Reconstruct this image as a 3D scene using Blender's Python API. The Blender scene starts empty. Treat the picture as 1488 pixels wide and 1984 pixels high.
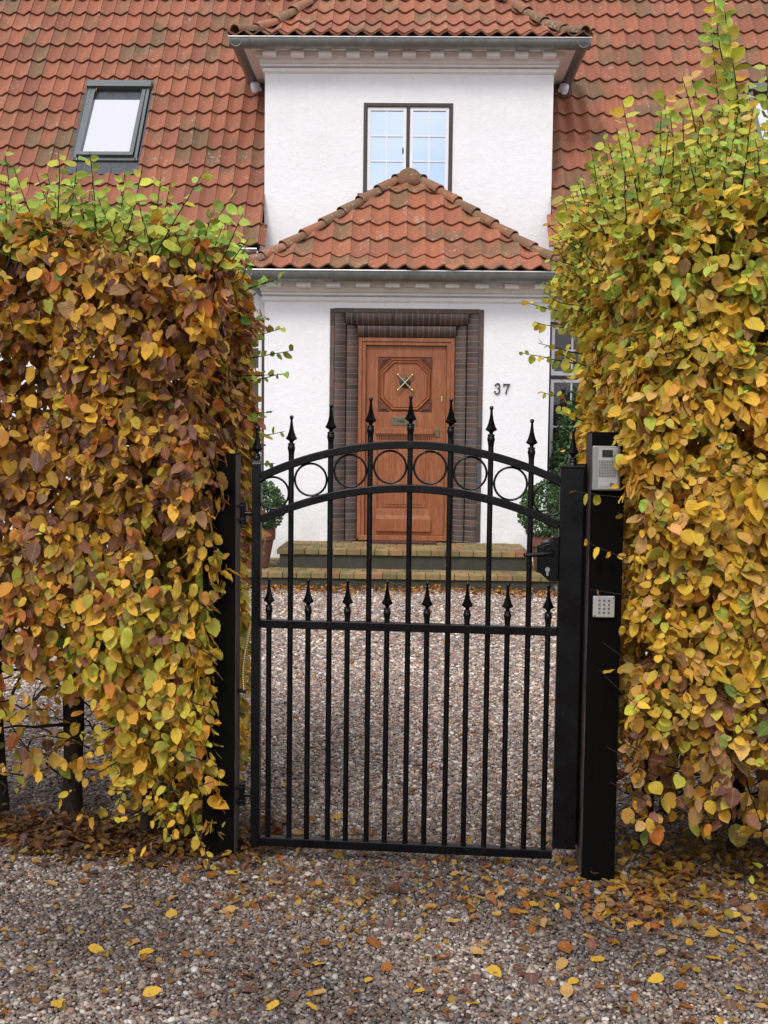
import bpy, bmesh, math, random
import numpy as np
from mathutils import Vector, Matrix
R = math.radians
random.seed(7); rng = np.random.default_rng(11)
scene = bpy.context.scene
col = scene.collection

# ------------------------------------------------------------------ camera
def make_camera():
    pitch, yaw, roll = R(3.67), R(1.25), .012
    f = Vector((-math.sin(yaw)*math.cos(pitch), math.cos(yaw)*math.cos(pitch), -math.sin(pitch)))
    r = f.cross(Vector((0, 0, 1))).normalized(); u = r.cross(f)
    c, s = math.cos(roll), math.sin(roll)
    r2 = r*c+u*s; u2 = u*c-r*s
    cam = bpy.data.cameras.new('camera'); cam.sensor_fit = 'VERTICAL'; cam.sensor_height = 36
    cam.lens = 2120/1984*36; cam.clip_start = .05; cam.clip_end = 500
    o = bpy.data.objects.new('camera', cam); col.objects.link(o)
    o.matrix_world = Matrix(((r2.x, u2.x, -f.x, 0), (r2.y, u2.y, -f.y, 0), (r2.z, u2.z, -f.z, 1.6), (0, 0, 0, 1)))
    scene.camera = o
make_camera()
scene.view_settings.view_transform = 'Standard'; scene.view_settings.look = 'None'
scene.view_settings.gamma = 1; scene.view_settings.exposure = 0.62

# ------------------------------------------------------------------ sky and sun
SUN_EL, SUN_AZ = 48, 205      # azimuth from north (+Y) clockwise: behind the camera, a little left
def make_world():
    w = bpy.data.worlds.new('World'); scene.world = w; w.use_nodes = True
    n = w.node_tree.nodes; l = w.node_tree.links
    bg = n['Background']; bg.inputs['Strength'].default_value = .12
    sky = n.new('ShaderNodeTexSky'); sky.sky_type = 'NISHITA'; sky.sun_disc = False
    sky.sun_elevation = R(SUN_EL); sky.sun_rotation = R(SUN_AZ); sky.dust_density = 2; sky.air_density = 1.0
    tc = n.new('ShaderNodeTexCoord'); sep = n.new('ShaderNodeSeparateXYZ'); l.new(tc.outputs['Generated'], sep.inputs[0])
    mp = n.new('ShaderNodeMapping'); mp.inputs['Scale'].default_value = (1, 1, 2.2); l.new(tc.outputs['Generated'], mp.inputs[0])
    no = n.new('ShaderNodeTexNoise'); no.inputs['Scale'].default_value = 3.6; no.inputs['Detail'].default_value = 6
    no.inputs['Roughness'].default_value = .6; l.new(mp.outputs[0], no.inputs[0])
    el = n.new('ShaderNodeMapRange'); el.inputs['From Min'].default_value = .35; el.inputs['From Max'].default_value = .75
    el.inputs['To Min'].default_value = 0; el.inputs['To Max'].default_value = .45; l.new(sep.outputs['Z'], el.inputs['Value'])
    ad = n.new('ShaderNodeMath'); l.new(no.outputs[0], ad.inputs[0]); l.new(el.outputs[0], ad.inputs[1])
    rp = n.new('ShaderNodeMapRange'); rp.inputs['From Min'].default_value = .40; rp.inputs['From Max'].default_value = .66
    rp.interpolation_type = 'SMOOTHSTEP'; l.new(ad.outputs[0], rp.inputs['Value'])
    mx = n.new('ShaderNodeMix'); mx.data_type = 'RGBA'; l.new(rp.outputs[0], mx.inputs['Factor'])
    l.new(sky.outputs[0], mx.inputs[6]); mx.inputs[7].default_value = (8.2, 8.1, 8.6, 1)
    l.new(mx.outputs[2], bg.inputs['Color'])
make_world()
def make_sun():
    L = bpy.data.lights.new('sun', 'SUN'); L.energy = 1.3; L.angle = R(18); L.color = (1, .965, .92)
    o = bpy.data.objects.new('sun', L); col.objects.link(o)
    az = R(SUN_AZ); el = R(SUN_EL)
    d = Vector((math.sin(az)*math.cos(el), math.cos(az)*math.cos(el), math.sin(el)))
    o.rotation_euler = (-d).to_track_quat('-Z', 'Y').to_euler(); o.location = (0, 0, 30)
make_sun()

# ------------------------------------------------------------------ object helpers
def tag(o, label=None, cat=None, group=None, kind=None):
    for k, v in (('label', label), ('category', cat), ('group', group), ('kind', kind)):
        if v: o[k] = v
    return o
def empty(name, loc, rz, label, cat, group=None):
    o = bpy.data.objects.new(name, None); col.objects.link(o); o.location = loc; o.rotation_euler = (0, 0, rz)
    o.empty_display_size = .2
    return tag(o, label, cat, group)
def link(name, me, parent=None):
    o = bpy.data.objects.new(name, me); col.objects.link(o)
    if parent: o.parent = parent
    return o

class MB:
    """collects shapes, links them as one mesh"""
    def __init__(s): s.v = []; s.f = []; s.c = []; s.cur = 0.
    def add(s, vs, fs, c=None):
        b = len(s.v); s.v += [tuple(p) for p in vs]; s.f += [tuple(i+b for i in f) for f in fs]
        s.c += [s.cur if c is None else c]*len(fs); return s
    def box(s, x0, x1, y0, y1, z0, z1, c=None):
        v = [(x, y, z) for z in (z0, z1) for y in (y0, y1) for x in (x0, x1)]
        return s.add(v, [(0, 2, 3, 1), (4, 5, 7, 6), (0, 1, 5, 4), (2, 6, 7, 3), (0, 4, 6, 2), (1, 3, 7, 5)], c)
    def prism(s, prof, a0, a1, axis='x', c=None):
        """prof: list of 2-D points, extruded along an axis. x:(y,z) y:(x,z) z:(x,y)"""
        n = len(prof)
        def P(a, p): return {'x': (a, p[0], p[1]), 'y': (p[0], a, p[1]), 'z': (p[0], p[1], a)}[axis]
        v = [P(a0, p) for p in prof]+[P(a1, p) for p in prof]
        return s.add(v, [tuple(range(n))[::-1], tuple(range(n, 2*n))]+[(i, (i+1) % n, n+(i+1) % n, n+i) for i in range(n)], c)
    def tube(s, pts, rad, seg=8, caps=True, c=None):
        pts = [Vector(p) for p in pts]; n = len(pts)
        rad = rad if isinstance(rad, (list, tuple)) else [rad]*n
        rings = []; ref = None
        for i, p in enumerate(pts):
            t = (pts[min(i+1, n-1)]-pts[max(i-1, 0)]).normalized()
            if ref is None: ref = t.orthogonal().normalized()
            ref = (ref-t*ref.dot(t)).normalized(); b = t.cross(ref)
            rings += [p+(ref*math.cos(2*math.pi*k/seg)+b*math.sin(2*math.pi*k/seg))*rad[i] for k in range(seg)]
        f = [(i*seg+k, i*seg+(k+1) % seg, (i+1)*seg+(k+1) % seg, (i+1)*seg+k) for i in range(n-1) for k in range(seg)]
        if caps: f += [tuple(range(seg))[::-1], tuple(range((n-1)*seg, n*seg))]
        return s.add(rings, f, c)
    def lathe(s, prof, ctr, seg=16, rot=0, c=None):
        x, y, z = ctr; n = len(prof)
        v = [(x+r*math.cos(rot+2*math.pi*k/seg), y+r*math.sin(rot+2*math.pi*k/seg), z+h) for r, h in prof for k in range(seg)]
        f = [(i*seg+k, i*seg+(k+1) % seg, (i+1)*seg+(k+1) % seg, (i+1)*seg+k) for i in range(n-1) for k in range(seg)]
        f += [tuple(range(seg))[::-1], tuple(range((n-1)*seg, n*seg))]
        return s.add(v, f, c)
    def torus(s, ctr, r, a, seg=40, m=8):
        x, y, z = ctr; v = []; f = []
        for i in range(seg):
            t = 2*math.pi*i/seg
            for k in range(m):
                q = 2*math.pi*k/m; rr = r+a*math.cos(q)
                v.append((x+rr*math.cos(t), y+a*math.sin(q), z+rr*math.sin(t)))
        for i in range(seg):
            for k in range(m):
                f.append((i*m+k, i*m+(k+1) % m, ((i+1) % seg)*m+(k+1) % m, ((i+1) % seg)*m+k))
        return s.add(v, f)
    def build(s, name, mat, parent=None, smooth=False, bevel=0, seg=2):
        me = bpy.data.meshes.new(name); me.from_pydata(s.v, [], s.f)
        a = me.attributes.new('rnd', 'FLOAT', 'FACE'); a.data.foreach_set('value', s.c)
        bm = bmesh.new(); bm.from_mesh(me); bmesh.ops.recalc_face_normals(bm, faces=bm.faces); bm.to_mesh(me); bm.free()
        me.materials.append(mat)
        o = link(name, me, parent)
        if smooth:
            me.polygons.foreach_set('use_smooth', [True]*len(me.polygons))
            try: me.set_sharp_from_angle(angle=R(38))
            except Exception: pass
        if bevel:
            m = o.modifiers.new('bevel', 'BEVEL'); m.width = bevel; m.segments = seg; m.limit_method = 'ANGLE'; m.angle_limit = R(40)
        return o

# ------------------------------------------------------------------ materials
class NT:
    def __init__(s, name, rough=.6, spec=.5):
        m = bpy.data.materials.new(name); m.use_nodes = True; s.m = m
        s.n = m.node_tree.nodes; s.l = m.node_tree.links; s.b = s.n['Principled BSDF']
        s.b.inputs['Roughness'].default_value = rough; s.b.inputs['Specular IOR Level'].default_value = spec
    def new(s, t, **k):
        n = s.n.new('ShaderNode'+t)
        for a, v in k.items(): setattr(n, a, v)
        return n
    def coord(s, scale=(1, 1, 1), out='Object'):
        tc = s.new('TexCoord'); mp = s.new('Mapping'); mp.inputs['Scale'].default_value = scale
        s.l.new(tc.outputs[out], mp.inputs[0]); return mp.outputs[0]
    def noise(s, vec, scale, detail=4, rough=.55, dist=0):
        n = s.new('TexNoise'); n.inputs['Scale'].default_value = scale; n.inputs['Detail'].default_value = detail
        n.inputs['Roughness'].default_value = rough; n.inputs['Distortion'].default_value = dist
        s.l.new(vec, n.inputs['Vector']); return n.outputs[0]
    def voro(s, vec, scale, feature='F1', out='Distance'):
        n = s.new('TexVoronoi', feature=feature); n.inputs['Scale'].default_value = scale; s.l.new(vec, n.inputs['Vector']); return n.outputs[out]
    def attr(s, name, typ='GEOMETRY', out='Fac'):
        n = s.new('Attribute', attribute_type=typ); n.attribute_name = name; return n.outputs[out]
    def rng(s, v, a, b, c=0, d=1):
        n = s.new('MapRange'); n.inputs[1].default_value = a; n.inputs[2].default_value = b
        n.inputs[3].default_value = c; n.inputs[4].default_value = d; s.l.new(v, n.inputs[0]); return n.outputs[0]
    def ramp(s, v, stops, interp='LINEAR'):
        n = s.new('ValToRGB'); n.color_ramp.interpolation = interp; e = n.color_ramp.elements
        while len(e) < len(stops): e.new(.5)
        for q, (p, c) in zip(e, stops): q.position = p; q.color = (*c, 1)
        s.l.new(v, n.inputs[0]); return n.outputs[0]
    def mix(s, f, a, b, mode='MIX'):
        n = s.new('Mix', data_type='RGBA', blend_type=mode)
        for k, v in ((0, f), (6, a), (7, b)):
            if isinstance(v, (int, float)): n.inputs[k].default_value = v
            elif isinstance(v, tuple): n.inputs[k].default_value = (*v, 1)
            else: s.l.new(v, n.inputs[k])
        return n.outputs[2]
    def math(s, op, a, b=0):
        n = s.new('Math', operation=op)
        for k, v in ((0, a), (1, b)):
            if isinstance(v, (int, float)): n.inputs[k].default_value = v
            else: s.l.new(v, n.inputs[k])
        return n.outputs[0]
    def color(s, c):
        if isinstance(c, tuple): s.b.inputs['Base Color'].default_value = (*c, 1)
        else: s.l.new(c, s.b.inputs['Base Color'])
        return s
    def bump(s, h, strength=.5, dist=.01):
        n = s.new('Bump'); n.inputs['Strength'].default_value = strength; n.inputs['Distance'].default_value = dist
        s.l.new(h, n.inputs['Height']); s.l.new(n.outputs[0], s.b.inputs['Normal']); return s
    def rough(s, v): s.l.new(v, s.b.inputs['Roughness']); return s

def mat_plain(name, c, rough=.5, spec=.5, metal=0, nz=.12, scale=20):
    t = NT(name, rough, spec); v = t.coord()
    n = t.noise(v, scale); k = t.rng(n, .3, .7, 1-nz, 1+nz)
    t.color(t.mix(1., c, t.mix(0., k, k), 'MULTIPLY')); t.b.inputs['Metallic'].default_value = metal
    return t.m

def mat_tile(name, weather, lichen, base=((.33, .120, .066), (.43, .168, .092), (.215, .082, .050))):
    t = NT(name, .82, .25); v = t.coord(); r = t.attr('rnd')
    c = t.ramp(r, [(0, base[2]), (.35, base[0]), (.75, base[0]), (1, base[1])])
    wig = t.noise(t.coord((9, 2.2, 2.2)), 4, 5, .7)
    c = t.mix(t.rng(wig, .35, .7, 0, .55), c, (.185, .080, .055))
    w = t.noise(v, 1.3, 6, .7)
    w2 = t.math('ADD', w, t.math('MULTIPLY', t.math('SUBTRACT', r, .5), .34))
    c = t.mix(t.rng(w2, .62-weather*.3, .80-weather*.3, 0, .8), c, (.125, .092, .052))
    l1 = t.noise(v, 26, 3, .6); l2 = t.noise(v, 3.1, 3)
    l3 = t.math('ADD', l1, t.math('MULTIPLY', t.math('SUBTRACT', l2, .5), .5))
    c = t.mix(t.rng(l3, .68-lichen*.11, .75-lichen*.1, 0, .6), c, (.36, .35, .27))
    t.color(c).bump(t.noise(v, 60, 4), .35, .006)
    return t.m

M = {}
def plaster():
    t = NT('white_plaster', .88, .2); v = t.coord()
    a = t.noise(v, 14, 5, .62, .3); b = t.noise(v, 70, 3); s = t.noise(v, 1.7, 5, .65)
    c = t.mix(t.rng(s, .42, .75, 0, .35), (.83, .825, .835), (.70, .69, .69))
    low = t.new('SeparateXYZ'); t.l.new(v, low.inputs[0])
    st = t.noise(t.coord((7, 7, .35)), 2, 4, .6); c = t.mix(t.rng(st, .55, .78, 0, .15), c, (.60, .585, .56))
    cr = t.noise(v, 9, 2); c = t.mix(t.rng(cr, .70, .74, 0, .2), c, (.55, .54, .53))
    dirt = t.math('MULTIPLY', t.rng(low.outputs[2], .3, .95, 1, 0), t.rng(t.noise(v, 5, 4), .4, .7, 0, .5))
    c = t.mix(dirt, c, (.50, .49, .44))
    h = t.math('ADD', t.math('MULTIPLY', a, 1.), t.math('MULTIPLY', b, .3))
    t.color(c).bump(h, .32, .03); return t.m
M['plaster'] = plaster()
M['trim'] = mat_plain('painted_cornice', (.80, .78, .765), .6, .3, nz=.05, scale=5)
M['tile'] = mat_tile('clay_pantile', .42, .32)
M['tile_porch'] = mat_tile('clay_pantile_weathered', .44, .55, ((.36, .125, .064), (.55, .20, .09), (.25, .095, .055)))
M['tile_hip'] = mat_tile('clay_hip_tile', .74, .7, ((.33, .13, .07), (.45, .19, .09), (.21, .12, .07)))
M['zinc'] = mat_plain('zinc_gutter', (.20, .21, .20), .42, .5, .55, .2, 9)
M['zinc_edge'] = mat_plain('zinc_gutter_rim', (.55, .56, .55), .35, .5, .6, .1, 9)
M['brown_paint'] = mat_plain('dark_brown_window_paint', (.045, .028, .025), .45)
M['white_paint'] = mat_plain('white_window_paint', (.80, .79, .80), .4, nz=.04)
M['mortar'] = mat_plain('grey_mortar', (.27, .23, .22), .9, .1, scale=60)
M['grey_alu'] = mat_plain('grey_roof_window_cladding', (.105, .115, .115), .4, .5, .3, .08)
M['lead'] = mat_plain('lead_flashing', (.05, .055, .065), .55, .5, .2, .3)
def iron():
    t = NT('black_gloss_iron_paint', .25, .24); v = t.coord()
    c = t.mix(t.rng(t.noise(v, 90, 3), .66, .74, 0, .6), (.0022, .0022, .003), (.05, .045, .04))
    t.color(c).rough(t.rng(t.noise(v, 12, 4), .3, .7, .16, .42)); t.bump(t.noise(v, 55, 3), .12, .002); return t.m
M['iron'] = iron()
M['brass'] = mat_plain('aged_brass', (.50, .40, .17), .35, .5, .9, .3, 40)
M['bronze'] = mat_plain('dull_bronze', (.16, .13, .085), .5, .5, .6, .3, 40)
M['black'] = mat_plain('black_enamel', (.012, .012, .014), .4)
M['number'] = mat_plain('dark_number_paint', (.03, .025, .03), .5)
M['steel'] = mat_plain('brushed_aluminium', (.30, .30, .29), .38, .5, .6, .08, 60)
M['keypad'] = mat_plain('pale_grey_keypad_metal', (.40, .39, .38), .45, .5, .3, .05, 50)
M['terracotta'] = mat_plain('terracotta_clay', (.15, .06, .043), .8, .2, nz=.25, scale=8)
M['mat'] = mat_plain('coarse_brown_mat', (.085, .04, .03), .95, .1, nz=.6, scale=60)
def black_wood():
    t = NT('black_stained_timber', .75, .06); v = t.coord((22, 22, 1.2)); n = t.noise(v, 3, 5)
    t.color(t.mix(n, (.0012, .0011, .0012), (.0045, .0035, .003))).bump(n, .3, .003); return t.m
M['post'] = black_wood()
def worn_wood():
    t = NT('worn_post_side', .75, .2); v = t.coord((16, 16, 1.6)); n = t.noise(v, 4, 5)
    t.color(t.mix(t.rng(n, .35, .65), (.02, .015, .014), (.09, .068, .06))); return t.m
M['post_side'] = worn_wood()
def door_wood():
    t = NT('varnished_red_hardwood', .42, .4); v = t.coord((26, 26, 1.5)); a = t.noise(v, 3, 6, .65, .4)
    b = t.noise(t.coord(), 2.2, 3); f = t.noise(t.coord((120, 120, 5)), 3, 2)
    c = t.mix(t.rng(a, .3, .7), (.20, .060, .024), (.38, .132, .050)); c = t.mix(t.rng(b, .4, .7, 0, .5), c, (.28, .09, .034))
    c = t.mix(t.rng(f, .45, .7, 0, .7), c, (.11, .030, .012)); c = t.mix(t.rng(t.noise(t.coord((14, 14, .9)), 2.5, 4, .6, .6), .5, .72, 0, .5), c, (.50, .20, .075))
    t.color(c).bump(a, .15, .003); return t.m
M['door'] = door_wood()
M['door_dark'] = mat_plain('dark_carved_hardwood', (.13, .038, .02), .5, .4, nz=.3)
def clinker():
    t = NT('dark_clinker_brick', .6, .35); r = t.attr('rnd'); v = t.coord()
    c = t.ramp(r, [(0, (.050, .036, .032)), (.3, (.085, .055, .046)), (.55, (.115, .070, .052)), (.8, (.075, .062, .058)), (.93, (.15, .08, .055)), (1, (.07, .075, .082))])
    c = t.mix(t.rng(t.noise(v, 25, 5), .4, .75, 0, .5), c, (.09, .062, .055))
    t.color(c).bump(t.noise(v, 50, 4), .3, .004); return t.m
M['clinker'] = clinker()
def step_brick():
    t = NT('yellow_paving_brick', .85, .2); r = t.attr('rnd'); v = t.coord()
    c = t.ramp(r, [(0, (.15, .125, .055)), (.4, (.25, .19, .085)), (.75, (.30, .20, .09)), (1, (.30, .14, .075))])
    c = t.mix(t.rng(t.noise(v, 3, 5), .45, .68, 0, .75), c, (.11, .10, .04))
    c = t.mix(t.rng(t.noise(v, 20, 4), .5, .75, 0, .6), c, (.09, .075, .045))
    t.color(c).bump(t.noise(v, 60, 4), .4, .004); return t.m
M['step_brick'] = step_brick()
def concrete():
    t = NT('mossy_concrete', .9, .15); v = t.coord()
    c = t.mix(t.noise(v, 12, 6, .7), (.030, .029, .024), (.085, .08, .065)); c = t.mix(t.rng(t.noise(v, 2.5, 5), .45, .6, 0, .7), c, (.045, .05, .024))
    c = t.mix(t.rng(t.noise(v, 4.1, 5, .7), .64, .7, 0, .7), c, (.30, .29, .26))
    t.color(c).bump(t.noise(v, 30, 5), .5, .01); return t.m
M['concrete'] = concrete()
def glass(name, tint, metal, base=(.02, .025, .03)):
    t = NT(name, .03, .6); t.color(tint); t.b.inputs['Metallic'].default_value = metal
    n = t.noise(t.coord(), 1.5, 2); t.bump(n, .05, .02); return t.m
M['pane_sky'] = glass('bright_window_glass', (.52, .60, .74), .9)
M['pane_roof'] = glass('roof_window_glass', (.58, .58, .65), .85)
M['pane_dark'] = glass('dark_window_glass', (.035, .03, .028), .1)
def display():
    t = NT('display_window', .1, .6); t.color((.01, .01, .012)); return t.m
M['display'] = display()
def lamp_plastic():
    t = NT('milky_plastic', .3, .5); t.color((.72, .76, .80)); return t.m
M['milky'] = lamp_plastic()
def gold_cable():
    t = NT('braided_metal_hose', .35, .5); v = t.coord(); sp = t.new('SeparateXYZ'); t.l.new(v, sp.inputs[0])
    t.b.inputs['Metallic'].default_value = .6
    t.color((.42, .33, .12)); return t.m
M['hose'] = gold_cable()

def leaf_material(name):
    t = NT(name, .5, .35)
    c0 = t.attr('col', out='Color'); uv = t.new('UVMap'); sp = t.new('SeparateXYZ'); t.l.new(uv.outputs[0], sp.inputs[0])
    u = t.math('ABSOLUTE', t.math('SUBTRACT', sp.outputs[0], .5))
    ph = t.math('MULTIPLY', t.math('SUBTRACT', sp.outputs[1], t.math('MULTIPLY', u, .9)), 62.)
    vein = t.math('SINE', ph)
    mid = t.rng(u, .0, .035, 1, 0)
    v = t.coord()
    blot = t.noise(v, 45, 4, .65)
    c = t.mix(t.rng(blot, .58, .74, 0, .4), c0, t.mix(.75, c0, (.16, .07, .03)))
    edge = t.math('ADD', t.math('MULTIPLY', u, 1.5), t.math('MULTIPLY', blot, .7))
    c = t.mix(t.rng(edge, .84, 1.1, 0, .45), c, (.20, .085, .035))
    c = t.mix(t.math('MULTIPLY', mid, .45), c, (.42, .34, .14))
    c = t.mix(t.rng(vein, .2, 1, 0, .06), c, (.07, .04, .015))
    t.color(c)
    bp = t.new('Bump'); bp.inputs['Strength'].default_value = .35; bp.inputs['Distance'].default_value = .002
    t.l.new(vein, bp.inputs['Height']); t.l.new(bp.outputs[0], t.b.inputs['Normal'])
    tr = t.new('BsdfTranslucent'); t.l.new(c, tr.inputs[0]); ms = t.new('MixShader'); ms.inputs[0].default_value = .27
    out = t.n['Material Output']; t.l.new(t.b.outputs[0], ms.inputs[1]); t.l.new(tr.outputs[0], ms.inputs[2]); t.l.new(ms.outputs[0], out.inputs[0])
    return t.m
M['leaf'] = leaf_material('autumn_leaf')
def bark():
    t = NT('dark_bark', .9, .1); v = t.coord((6, 6, 2)); n = t.noise(v, 9, 6, .7)
    t.color(t.mix(n, (.009, .007, .006), (.05, .038, .028))).bump(n, .7, .01); return t.m
M['bark'] = bark()
def needle():
    t = NT('evergreen_leaf', .5, .4); t.color(t.attr('col', out='Color')); return t.m
M['box'] = needle()
def stone():
    t = NT('gravel_stone', .55, .35); r = t.attr('rnd', 'INSTANCER')
    c = t.ramp(r, [(0, (.07, .054, .045)), (.12, (.16, .12, .095)), (.24, (.31, .25, .205)), (.34, (.13, .068, .048)), (.45, (.22, .16, .13)),
                   (.55, (.42, .34, .265)), (.64, (.30, .155, .10)), (.72, (.13, .12, .13)), (.80, (.46, .38, .30)), (.88, (.62, .56, .48)), (.93, (.19, .14, .115)), (.97, (.25, .255, .28)), (1, (.74, .70, .63))])
    p = t.attr('tone', 'INSTANCER')     # hedge shade painted in: paler inside the gate, darker outside; plus dirt patches
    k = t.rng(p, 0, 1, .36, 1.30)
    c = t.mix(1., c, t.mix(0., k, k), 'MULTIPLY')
    t.color(c); return t.m
M['stone'] = stone()
def ground_mat():
    t = NT('fine_gravel_bed', .95, .1); v = t.coord()
    vo = t.new('TexVoronoi'); vo.inputs['Scale'].default_value = 62; t.l.new(v, vo.inputs['Vector'])
    sp = t.new('SeparateXYZ'); t.l.new(vo.outputs['Color'], sp.inputs[0])
    c = t.ramp(sp.outputs[0], [(0, (.06, .048, .04)), (.3, (.15, .12, .10)), (.55, (.24, .19, .155)), (.8, (.15, .088, .062)), (1, (.46, .41, .36))])
    h = t.rng(vo.outputs['Distance'], 0, .7, 1, 0)
    c = t.mix(t.rng(h, 0, .55, .75, 0), c, (.03, .024, .02))
    t.color(c).bump(h, .8, .008); return t.m
M['ground'] = ground_mat()

# ------------------------------------------------------------------ ground and gravel
def gz(x, y):
    """gentle undulation of the gravel"""
    return .010*np.sin(1.3*x+.7*y)+.007*np.sin(2.9*x-1.7*y+1)+.004*np.sin(6.1*x+4.7*y)-.006
def make_ground():
    xs = np.concatenate([[-300, -60, -20], np.linspace(-9, 9, 73), [20, 60, 300]])
    ys = np.concatenate([[-300, -40, -10], np.linspace(-2, 12, 57), [25, 80, 400]])
    X, Y = np.meshgrid(xs, ys)
    Z = np.where((abs(X) < 10) & (Y > -3) & (Y < 13), gz(X, Y), 0)-.004
    v = np.stack([X, Y, Z], -1).reshape(-1, 3); nx = len(xs)
    f = [(j*nx+i, j*nx+i+1, (j+1)*nx+i+1, (j+1)*nx+i) for j in range(len(ys)-1) for i in range(nx-1)]
    me = bpy.data.meshes.new('gravel_drive'); me.from_pydata(v.tolist(), [], f); me.materials.append(M['ground'])
    me.polygons.foreach_set('use_smooth', [True]*len(f))
    tag(link('gravel_drive', me), kind='structure')
make_ground()

def pebble_sources():
    c = bpy.data.collections.new('pebble_shapes')
    for i in range(5):
        bm = bmesh.new(); bmesh.ops.create_icosphere(bm, subdivisions=1 if i else 2, radius=1)
        rr = random.Random(i)
        for v in bm.verts:
            v.co *= rr.uniform(.86, 1.12)
            v.co.x *= rr.uniform(1.1, 1.3) if 0 else 1.22; v.co.y *= .95; v.co.z *= .68
        me = bpy.data.meshes.new('pebble'); bm.to_mesh(me); bm.free(); me.materials.append(M['stone'])
        me.polygons.foreach_set('use_smooth', [True]*len(me.polygons))
        c.objects.link(bpy.data.objects.new('pebble', me))
    return c
def make_gravel():
    P = []; S = []
    bands = [(2.3, 4.9, .0102, .0067), (4.9, 7.6, .0138, .0083), (7.6, 11.78, .0195, .0112)]
    for y0, y1, sp, rad in bands:
        ys = np.arange(y0, y1, sp)
        for k, y in enumerate(ys):
            w = .385*y+1.35
            xs = np.arange(-w, w, sp)+(sp/2 if k % 2 else 0)
            n = len(xs)
            x = xs+rng.uniform(-.5, .5, n)*sp; yy = y+rng.uniform(-.5, .5, n)*sp
            s = rad*np.clip(rng.lognormal(-.05, .32, n), .45, 2.1)
            z = gz(x, yy)+rng.uniform(-.002, .004, n)
            P.append(np.stack([x, yy, z], 1)); S.append(s)
    P = np.concatenate(P); S = np.concatenate(S)
    me = bpy.data.meshes.new('gravel'); me.vertices.add(len(P)); me.vertices.foreach_set('co', P.astype(np.float32).ravel())
    me.attributes.new('sc', 'FLOAT', 'POINT').data.foreach_set('value', S.astype(np.float32))
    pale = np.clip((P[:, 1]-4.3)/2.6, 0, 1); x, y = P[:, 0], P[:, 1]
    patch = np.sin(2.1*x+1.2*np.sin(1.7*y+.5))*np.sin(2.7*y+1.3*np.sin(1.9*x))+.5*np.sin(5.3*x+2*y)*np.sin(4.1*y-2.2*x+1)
    tone = .36+.44*pale+.24*patch*(1-.6*pale)-.10*np.exp(-((y-4.0)/.5)**2)+rng.normal(0, .05, len(P))  # ramp and gate-line dip paint hedge shade into the tone; patch is soil
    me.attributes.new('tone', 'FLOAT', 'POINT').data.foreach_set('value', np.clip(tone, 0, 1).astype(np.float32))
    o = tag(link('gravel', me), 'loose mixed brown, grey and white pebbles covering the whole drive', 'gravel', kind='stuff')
    ng = bpy.data.node_groups.new('scatter_pebbles', 'GeometryNodeTree')
    ng.interface.new_socket('Geometry', in_out='INPUT', socket_type='NodeSocketGeometry')
    ng.interface.new_socket('Geometry', in_out='OUTPUT', socket_type='NodeSocketGeometry')
    n = ng.nodes; l = ng.links
    gi = n.new('NodeGroupInput'); go = n.new('NodeGroupOutput')
    mp = n.new('GeometryNodeMeshToPoints'); l.new(gi.outputs[0], mp.inputs[0])
    ip = n.new('GeometryNodeInstanceOnPoints'); l.new(mp.outputs[0], ip.inputs['Points'])
    ci = n.new('GeometryNodeCollectionInfo'); ci.inputs['Collection'].default_value = pebble_sources()
    ci.inputs['Separate Children'].default_value = True; ci.inputs['Reset Children'].default_value = True
    l.new(ci.outputs[0], ip.inputs['Instance']); ip.inputs['Pick Instance'].default_value = True
    rv = n.new('FunctionNodeRandomValue'); rv.data_type = 'FLOAT_VECTOR'
    rv.inputs[0].default_value = (-.5, -.5, 0); rv.inputs[1].default_value = (.5, .5, 6.28)
    l.new(rv.outputs[0], ip.inputs['Rotation'])
    na = n.new('GeometryNodeInputNamedAttribute'); na.data_type = 'FLOAT'; na.inputs['Name'].default_value = 'sc'
    l.new(na.outputs['Attribute'], ip.inputs['Scale'])
    st = n.new('GeometryNodeStoreNamedAttribute'); st.data_type = 'FLOAT'; st.domain = 'INSTANCE'; st.inputs['Name'].default_value = 'rnd'
    r2 = n.new('FunctionNodeRandomValue'); r2.data_type = 'FLOAT'; r2.inputs['Seed'].default_value = 5
    l.new(ip.outputs[0], st.inputs[0]); l.new(r2.outputs[1], st.inputs['Value'])
    l.new(st.outputs[0], go.inputs[0])
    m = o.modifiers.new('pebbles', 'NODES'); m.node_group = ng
make_gravel()

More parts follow.
